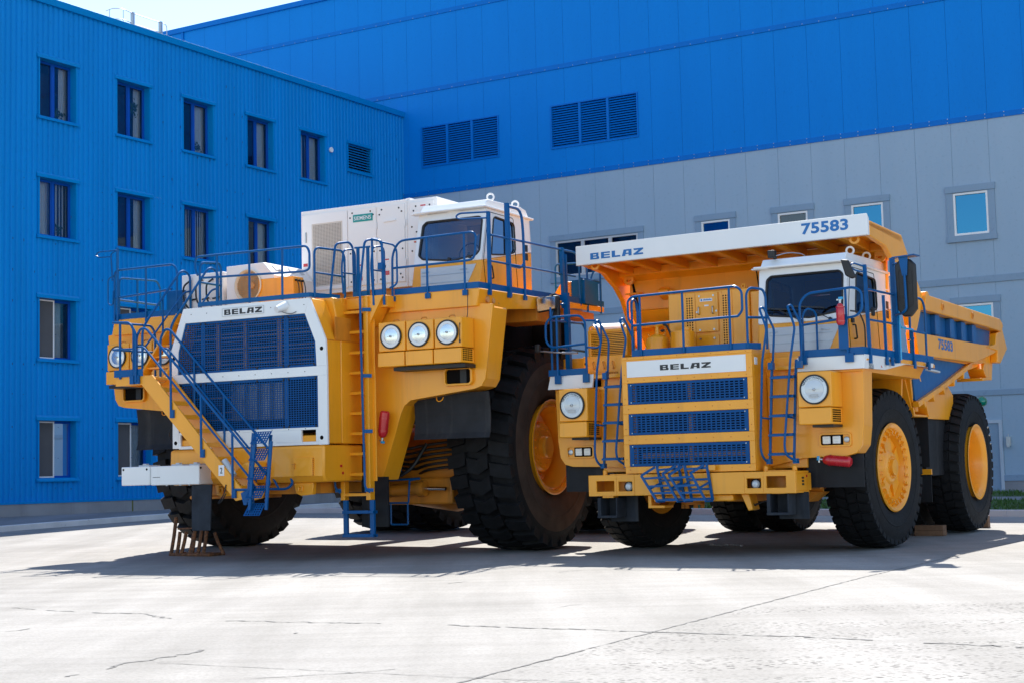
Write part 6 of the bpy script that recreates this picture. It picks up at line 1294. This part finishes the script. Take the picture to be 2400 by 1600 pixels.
for x in (-1.35,-1.2,-1.02): b.bar((x,-1.25,3.9),(x+.14,-1.25,3.86),.03,.02); b.tube([(x+.12,-1.25,3.86),(x+.16,-1.25,3.82),(x+.16,-1.25,3.6)], .014, 6, .03)
b.build('pipe_bracket', YELD, U)
# radiator with slats and box on the left deck
b = MB(); b.ring([(-2.48,3.30),(-1.70,3.30),(-1.70,3.81),(-2.48,3.81)], [(-2.42,3.33),(-1.76,3.33),(-1.76,3.76),(-2.42,3.76)], 'y', -1.42, -1.1); sr = b.build('side_radiator', YEL, U, bevel=.01)
b = MB()
for i in range(14): b.box(-2.42,-1.76,-1.41,-1.36,3.335+i*.031,3.352+i*.031)
b.build('slats', YEL, sr, smooth=0)
b = MB(); b.box(-2.42,-1.76,-1.3,-1.28,3.33,3.76); b.build('backing', DARK, sr, smooth=0)
b = MB()
for x, r in ((-2.43,.05),(-1.76,.06)): b.lathe([(-.02,r*.45),(.02,r*.45),(.02,r),(-.02,r)], (x,-1.36,3.84), (0,-1,0), 18, closed=True)
for i in range(5): b.cyl((-2.36+i*.04,-1.35,3.81),(-2.36+i*.04,-1.35,3.84),.022,8)
b.build('lifting_eye', YEL, sr)
b = MB(); b.prism([(-1.60,-1.40),(-3.0,-1.40),(-3.0,-.7),(-1.6,-.7)], 'z', 2.98, 3.34); b.box(-2.41,-1.62,-1.75,-1.40,2.98,3.33); bx = b.build('battery_box', YEL, U, bevel=.012, smooth=0)
b = MB()
for x, z in ((-2.93,3.2),(-2.86,3.2)): b.cyl((x,-1.41,z),(x,-1.40,z),.022,10)
b.cyl((-2.36,-1.757,3.2),(-2.36,-1.75,3.2),.022,10)
b.build('bolt_hole', DARK, bx)
b = MB()
for x in (-2.2,-2.0,-1.82): b.tube([(x,-1.76,3.22),(x,-1.79,3.22),(x+.03,-1.79,3.1),(x,-1.76,3.1)], .01, 6, .02)
for i in range(5): b.cyl((-1.95+i*.05,-1.78,3.02),(-1.95+i*.05,-1.75,3.02),.02,8)
b.build('latch', YELD, bx)
# ladders up the nose
for k_, (xl, xr, y, s) in enumerate(((-1.56,-1.16,-2.5,0),(1.40,1.80,-2.5,1))):
    b = MB(); d_ = -.10
    for xx in (xl, xr): b.bar((xx+d_,y,1.42),(xx+d_*.2,y,2.75),.035,.035); b.bar((xx+d_*.2,y,2.75),(xx+.0,y-.0,3.0),.035,.035)
    ld = b.build('ladder', BLU, U, smooth=0)
    for i in range(5):
        z = 1.50+i*.302; x = d_*(1-i*.2); b = MB(); b.box(xl+x,xr+x,y-.09,y+.03,z,z+.035)
        for j in range(11): b.box(xl+x+.02+j*.036,xl+x+.035+j*.036,y-.09,y+.03,z+.035,z+.045)
        b.build('rung', BLU, ld, smooth=0)
    for xx, e in ((xl, -1), (xr, 1)):
        b = MB(); o_ = -.05 if e < 0 else .02
        b.tube([(xx+d_+.04*e,y-.02,1.40),(xx+d_-.08,y-.13,1.50),(xx+d_-.10,y-.14,1.64),(xx+d_*.3+o_-.04,y-.13,3.0),(xx+o_+.02,y-.12,3.5),(xx+o_-.10,y-.1,3.83),(xx+o_-.06,y-.03,3.86),(xx+o_+.08,y+.05,3.5),(xx+o_+.02,y+.08,2.9)], .022, 8, .07)
        b.box(xx+d_+.02*e-.03,xx+d_+.02*e+.04,y-.04,y+.06,1.37,1.45); b.box(xx+o_,xx+o_+.08,y-.08,y+.02,2.86,2.97); b.tube([(xx+d_-.05,y-.14,2.1),(xx+d_*.6+.0,y,2.08)], .014, 6)
        b.build('handrail', BLU, ld)
# --- dump body
BW = 2.69
b = MB()
b.hexa([(-BW,-1.40,4.99),(BW,-1.40,5.02),(BW,-1.30,5.02),(-BW,-1.30,4.99),(-BW,-1.40,5.345),(BW,-1.40,5.375),(BW,-1.30,5.30),(-BW,-1.30,5.27)]); can = b.build('canopy_edge', WHT, U, bevel=.012)
b = MB(); add_logo(b, (-2.39,-1.402,5.075), (1,0,.006), (0,0,1), 1.05, .115); b.build('lettering', LETB, can, smooth=0)
b = MB(); add_text(b, '75583', (1.57,-1.402,5.125), (1,0,.006), (0,0,1), .80, .19, .032, 1.04); b.build('lettering', LETB, can, smooth=0)
b = MB()   # canopy plate with ribs and the side gussets
b.hexa([(-BW,-1.30,5.15),(BW,-1.30,5.17),(BW,.45,5.10),(-BW,.45,5.07),(-BW,-1.30,5.24),(BW,-1.30,5.25),(BW,.45,5.22),(-BW,.45,5.20)])
for sg in (-1, 1):
    P = [(-1.30,5.02),(-1.30,5.27),(.45,5.24),(.66,5.05),(1.58,4.27),(1.35,3.9),(1.1,3.6),(.7,3.7),(.50,4.2),(.30,4.5),(.02,4.72),(-.25,4.84),(-.44,4.94)]
    b.prism(P, 'x', *sorted((sg*BW, sg*(BW-.10))))
for i in range(9):
    x = -2.35+i*.565; b.prism([(-1.29,5.15),(-1.29,5.03),(.2,4.95),(.3,4.80),(.42,4.95),(.42,5.12)], 'x', x-.07, x+.07)
b.hexa([(-BW+.1,.10,4.93),(BW-.1,.10,4.95),(BW-.1,.38,4.80),(-BW+.1,.38,4.78),(-BW+.1,.10,5.08),(BW-.1,.10,5.1),(BW-.1,.38,5.08),(-BW+.1,.38,5.06)])
canp = b.build('canopy', YEL, U, bevel=.015)
b = MB()
for sg in (-1, 1): b.lathe([(-.03,.045),(.03,.045),(.03,.10),(-.03,.10)], (sg*2.40,.15,4.86), (0,-1,0), 24, closed=True); b.box(sg*2.40-.1,sg*2.40+.1,.13,.17,4.86,5.0); b.lathe([(-.02,.05),(.02,.05),(.02,.085),(-.02,.085)], (sg*2.4,-1.2,5.0), (0,-1,0), 20, closed=True)
build_each(b, 'lifting_lug', YEL, canp)
b = MB()   # bulkhead: wide flat plate leaning back over a V-shaped belly
b.hexa([(-2.45,.22,4.28),(2.45,.22,4.30),(2.45,.34,4.30),(-2.45,.34,4.28),(-2.45,.28,4.98),(2.45,.28,5.0),(2.45,.40,5.0),(-2.45,.40,4.98)])
b.hexa([(-2.2,.75,3.2),(2.2,.75,3.2),(2.2,.95,3.2),(-2.2,.95,3.2),(-2.45,.225,4.28),(2.45,.225,4.28),(2.45,.36,4.28),(-2.45,.36,4.28)])
bh = b.build('bulkhead', YEL, U, bevel=.01)
b = MB()
for xa, xb in ((.10,.20),): b.hexa([(xa+.06,.205,4.29),(xa+.085,.205,4.29),(xa+.085,.215,4.29),(xa+.06,.215,4.29),(xa-.04,.268,4.95),(xa-.02,.268,4.95),(xa-.02,.275,4.95),(xa-.04,.275,4.95)])
b.hexa([(-2.30,.195,4.25),(-2.22,.195,4.25),(-2.22,.215,4.25),(-2.30,.215,4.25),(-2.42,.255,4.95),(-2.40,.255,4.95),(-2.40,.27,4.95),(-2.42,.27,4.95)])
b.build('plate_seam', DARK, bh, smooth=0)
b = MB(); b.prism([(.22,4.6),(.10,4.66),(.0,4.60),(.02,4.5),(.22,4.44)], 'x', -1.75, -1.55); b.prism([(.22,4.62),(.05,4.60),(.05,4.57),(.22,4.57)], 'x', -2.45, -2.15); b.prism([(.3,3.98),(.1,3.98),(.1,3.94),(.35,3.90)], 'x', -2.4, -1.7); build_each(b, 'stop_bracket', YEL, bh, bevel=.012)
# sides
def bodyside(sg):
    X0, X1 = BW-.10, BW; s2 = lambda a, c: sorted((sg*a, sg*c))
    b = MB()
    b.prism([(1.10,3.60),(1.58,4.27),(1.75,4.30),(6.95,4.27),(7.14,4.19),(7.58,3.68),(6.67,3.36),(5.2,3.24),(1.22,3.22)], 'x', *s2(X0-.10, X0-.02))          # inner skin
    b.prism([(1.58,4.27),(1.62,4.36),(1.72,4.36),(1.80,4.30),(6.95,4.26),(7.14,4.19),(7.20,4.12),(7.05,4.00),(5.9,4.02),(1.45,4.02)], 'x', *s2(X0-.02, X1+.06))   # top rail
    b.prism([(7.14,4.19),(7.58,3.68),(6.95,3.35),(6.67,3.36),(6.75,3.60),(5.9,3.62),(6.6,3.72),(6.72,3.95),(7.05,4.02)], 'x', *s2(X0-.02, X1+.03))                # tail frame
    b.prism([(1.04,3.60),(5.6,3.66),(6.6,3.70),(6.75,3.56),(5.0,3.27),(1.19,3.21)], 'x', *s2(X0-.02, X1))                                                      # lower band
    sd = b.build('body_side', YEL, U, bevel=.015)
    b = MB(); b.prism([(1.12,3.61),(1.45,4.02),(6.7,4.0),(6.6,3.70)], 'x', *s2(X0-.10, X0-.005)); sp = b.build('side_sheet', BLUB, sd, smooth=0)
    b = MB()
    for y in (2.35,3.35,4.15,4.95): b.prism([(y,3.64),(y+.26,3.645),(y+.26,4.01),(y,4.01)], 'x', *s2(X0-.02, X1-.0))
    build_each(b, 'side_rib', BLUB, sd, bevel=.02)
    b = MB(); b.prism([(1.19,3.22),(4.98,3.27),(2.9,2.74),(1.46,2.42),(1.36,2.44)], 'x', *s2(X0-.14, X0-.06)); b.build('belly_sheet', BLUB, sd, smooth=0)
    b = MB(); b.bar((sg*(X0-.05),1.36,2.36),(sg*(X0-.05),2.9,2.70),.12,.10); b.bar((sg*(X0-.05),2.9,2.70),(sg*(X0-.05),5.1,3.24),.12,.10)
    for y, z in ((1.7,2.44),(2.3,2.57),(3.0,2.72),(3.7,2.90),(4.4,3.07)): b.prism([(y-.08,z-.02),(y+.1,z+.02),(y+.02,z-.14)], 'x', *s2(X0-.1, X0+.02))
    b.build('belly_rail', YEL, sd, bevel=.01)
    b = MB()
    for y in (2.6, 4.7): b.lathe([(.0,.07),(.02,.065),(.02,.03),(0,.03)], (sg*(X1+.06),y,4.16), (sg,0,0), 20)
    b.build('pipe_end', YELD, sd)
    b = MB(); b.prism([(6.3,3.40),(6.9,3.38),(6.75,3.0),(6.35,2.99),(6.1,3.2)], 'x', *s2(X0-.35, X0-.02)); b.slab([(sg*(X0+.02),5.85,2.95),(sg*(X0-.5),5.85,2.95),(sg*(X0-.5),6.45,2.99),(sg*(X0+.02),6.45,2.99)], .06); b.build('rock_guard', YEL, sd, bevel=.01)
    if sg > 0:
        b = MB(); add_text(b, '75583', (X1,2.42,3.385), (0,1,-.0), (0,0,1), .98, .19, .032, 1.04); b.build('lettering', LETB, sd, smooth=0)
    return sd
bodyside(1); bodyside(-1)
b = MB(); b.prism([(1.3,2.5),(5.0,3.25),(6.9,3.45),(6.9,3.35),(5.0,3.1),(2.9,2.6),(1.4,2.3),(.8,3.2),(.9,3.3)], 'x', -2.45, 2.45)
for y, z in ((1.9,2.35),(2.9,2.55),(3.9,2.8),(4.9,3.05)): b.box(-2.4,2.4,y-.08,y+.08,z-.1,z+.12)
b.build('body_floor', YEL, U, bevel=.01)
# --- skirts, frame plates and flaps behind the front wheels
b = MB()
for y0, y1, yb0, yb1 in ((.60,.66,.72,.78),(1.02,1.10,1.50,1.58),(1.55,1.62,2.42,2.48)): b.hexa([(1.95,yb0,2.17),(2.46,yb0,2.17),(2.46,yb1,2.17),(1.95,yb1,2.17),(1.95,y0,2.95),(2.55,y0,2.95),(2.55,y1,2.95),(1.95,y1,2.95)])
b.hexa([(1.95,.75,2.20),(2.02,.75,2.20),(2.02,2.45,2.17),(1.95,2.45,2.17),(1.95,.6,2.95),(2.02,.6,2.95),(2.02,1.6,2.95),(1.95,1.6,2.95)])
b.hexa([(1.95,1.55,2.16),(2.44,1.55,2.16),(2.44,2.45,2.16),(1.95,2.45,2.16),(1.95,1.55,2.20),(2.44,1.55,2.20),(2.44,2.45,2.20),(1.95,2.45,2.20)])
b.build('rear_skirt', YEL, U, bevel=.008)
b = MB(); b.prism([(2.5,2.14),(2.55,2.5),(3.4,2.95),(3.7,2.95),(4.36,2.62),(4.30,2.14)], 'x', 2.33, 2.40); b.box(1.5,2.33,2.5,2.6,2.14,2.6); b.build('frame_plate', YEL, U, bevel=.012)
b = MB(); b.box(2.28,2.33,2.55,4.3,1.10,2.16); b.build('mud_flap', FLAP, U, smooth=0)
b = MB(); b.box(1.8,2.42,2.48,2.50,1.25,2.18); b.box(1.8,2.44,2.46,2.48,.62,1.12); b.build('mud_flap', FLAP, U, smooth=0)
b = MB(); b.box(2.05,2.45,2.44,2.50,1.12,1.22); b.build('flap_bar', YEL, U, smooth=0)
b = MB(); b.box(-1.0,-.55,-2.4,6.5,.95,1.6); b.box(.55,1.0,-2.4,6.5,.95,1.6); b.box(-1.6,1.6,-.25,.25,1.0,1.5); b.box(-1.1,1.1,-1.9,2.0,.80,.95); b.box(.4,1.3,-2.2,-1.0,.78,1.1); b.build('chassis_frame', YELD, U, bevel=.02)
b = MB(); b.lathe([(-.7,.1),(-.6,.4),(-.3,.58),(.3,.58),(.6,.4),(.7,.1)], (0,5.05,1.32), (0,-1,0), 28); b.box(-1.8,1.8,4.7,5.4,1.05,1.6); b.build('axle_housing', YELD, U, bevel=.03)
b = MB(); b.cyl((1.15,-1.6,.92),(1.78,-1.45,.98),.09,16); b.cyl((1.2,-1.9,1.06),(1.9,-1.9,1.08),.12,16); b.prism([(1.1,.75),(1.6,.75),(1.8,.9),(1.1,.95)], 'y', -1.7, -1.2); b.build('steering_cylinder', YELD, U)
b = MB(); b.cyl((1.9,-1.905,1.08),(1.93,-1.905,1.08),.055,14); b.build('pipe_mouth', DARK, U)
b = MB(); b.tube([(.95,-2.6,.86),(1.05,-2.6,.72),(1.1,-2.6,.75)], .018, 6, .03); b.tube([(1.05,-2.55,.74),(1.3,-2.5,.82),(1.5,-2.4,.84)], .012, 6); b.build('tow_hook', BLKP, U)
b = MB(); b.lathe([(0,.2),(.08,.2),(.1,.14),(.2,.12)], (-.55,-1.4,.72), (0,0,1), 20)
for i in range(7): b.cyl((-.55+.17*math.cos(i*.9),-1.4+.17*math.sin(i*.9),.66),(-.55+.17*math.cos(i*.9),-1.4+.17*math.sin(i*.9),.72),.035,8)
b.build('suspension_foot', YELD, U)
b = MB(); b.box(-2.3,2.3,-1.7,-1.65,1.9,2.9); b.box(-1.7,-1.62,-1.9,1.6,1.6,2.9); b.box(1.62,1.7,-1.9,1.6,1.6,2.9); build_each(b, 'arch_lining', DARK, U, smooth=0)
# --- wheels
wR = wheel(U, (2.14, .10, 1.27), 1.345, .76, .71, 'road', 'clamp', 1, RUB, RUB, rad(-4))
wL = wheel(U, (-2.13, 0, 1.27), 1.345, .76, .71, 'road', 'clamp', -1, RUB, RUB, rad(-4))
wA = wheel(U, (2.25, 5.05, 1.335), 1.345, .74, .705, 'road', 'deep', 1, RUB, RUB)
wB = wheel(U, (-2.24, 5.05, 1.335), 1.345, .74, .705, 'road', 'deep', -1, RUB, RUB)
for x, w_ in ((1.32, wA), (-1.32, wB)):
    c_ = copy_tree(w_, U); c_.location = (x, 5.05, 1.335)

# ================================================================== loose things
def at(P, p, rz=0):
    r = rad(P.rotation_euler.z*180/math.pi); c, s = math.cos(r), math.sin(r)
    return (P.location.x+p[0]*c-p[1]*s, P.location.y+p[0]*s+p[1]*c, p[2]), math.degrees(r)+rz
def extinguisher(name, P, p, rot, label, L=.44, r=.085, hose=True):
    loc, rz = at(P, p); e = empty(name, loc); e.rotation_euler = (Matrix.Rotation(rad(rz),4,'Z') @ rot).to_euler()
    tag(e, label, 'fire extinguisher')
    b = MB(); b.lathe([(-L/2,0),(-L/2,r*.7),(-L/2+.03,r),(L/2-.1,r),(L/2-.03,r*.78),(L/2,r*.4),(L/2+.01,0)], (0,0,0), (0,0,1), 28); b.build('cylinder', RED, e)
    b = MB(); b.cyl((0,0,L/2),(0,0,L/2+.06),.022,10); b.box(-.05,.03,-.015,.015,L/2+.045,L/2+.07); b.build('valve', STL, e)
    b = MB(); b.box(-.02,.05,-.02,.02,L/2+.06,L/2+.10); b.build('nozzle', CYAN, e, bevel=.008)
    b = MB()
    for z in (-.12,.1): b.lathe([(z,r+.004),(z+.02,r+.004)], (0,0,0), (0,0,1), 24)
    b.build('strap', RED, e)
    return e
extinguisher('fire_extinguisher', T, (2.15,-2.70,2.22), Matrix.Rotation(rad(8),4,'Y') @ Matrix.Rotation(rad(180),4,'X'), 'red fire extinguisher hanging upside down beside the tall yellow ladder', .46, .088)
extinguisher('fire_extinguisher', U, (2.30,-2.22,1.395), Matrix.Rotation(rad(-84),4,'Y'), 'red fire extinguisher lying sideways under a fender, above a black mud flap', .46, .085)
extinguisher('fire_extinguisher', U, (2.52,-2.42,3.66), Matrix.Identity(4), 'red fire extinguisher standing upright in front of the windscreen in a blue holder', .34, .065)

loc, rz = at(T, (-2.32,-2.35,0)); loc = (loc[0], loc[1], gz(loc[1])); st = empty('rusty_stand', loc, rz)
tag(st, 'rusty crate of bent iron rods standing in front of a mud flap and tyre', 'metal stand')
b = MB(); b.tube([(-.46,-.14,.02),(.46,-.14,.02),(.46,.3,.02),(-.46,.3,.02)], .033, 6, .02, closed=True); b.tube([(-.30,-.1,.5),(.30,-.1,.52)], .016, 6); b.build('frame', RUST, st)
b = MB()
for x0, x1, h in ((-.44,-.34,.72),(-.30,-.25,.45),(-.20,-.10,.45),(0,.08,.42),(.06,.10,.46),(.2,.28,.62),(.32,.38,.46)): b.tube([(x0,-.14,.02),((x0+x1)/2+.01,-.12,h*.5),(x1,-.10,h)], .034, 6)
b.tube([(.62,.1,.02),(.5,.1,.2),(.40,.1,.42)], .032, 6); b.build('rod', RUST, st)

for i, (p, rz_, lab, dims) in enumerate((((1.98,3.86,0), 0, 'brown timber chock block lying in front of the rear tyre, the longer of two', (.56,.24,.20)), ((2.30,6.35,0), 4, 'short brown timber chock block half hidden behind the rear tyre', (.34,.24,.24)))):
    loc, r = at(U, p, rz_); b = MB(); b.box(-dims[0]/2,dims[0]/2,-dims[1]/2,dims[1]/2,0,dims[2]*.49); b.box(-dims[0]/2+.006,dims[0]/2-.004,-dims[1]/2+.005,dims[1]/2,dims[2]*.495,dims[2])
    o = b.build('chock_block', WOOD, None, bevel=.008, smooth=0); o.location = (loc[0], loc[1], gz(loc[1])); o.rotation_euler = (0,0,rad(r)); tag(o, lab, 'chock', 'timber chocks at the rear wheel')
b = MB(); loc, r = at(U, (-1.15,.55,0))
for i in range(14):
    x = i*.05; a = Vector((x,.03*math.sin(i*.8),.016)); d = Vector((.028,.008*math.cos(i*.8),0)); n_ = Vector((0,0,.014)) if i%2 else Vector((0,.014,0))
    b.tube([a-d-n_, a+d-n_, a+d+n_, a-d+n_], .005, 5, .012, closed=True)
o = b.build('chain', STL, None); o.location = (loc[0], loc[1], gz(loc[1])); o.rotation_euler = (0,0,rad(r)); tag(o, 'short steel chain lying on the concrete beside the front tyre of the smaller truck', 'chain')
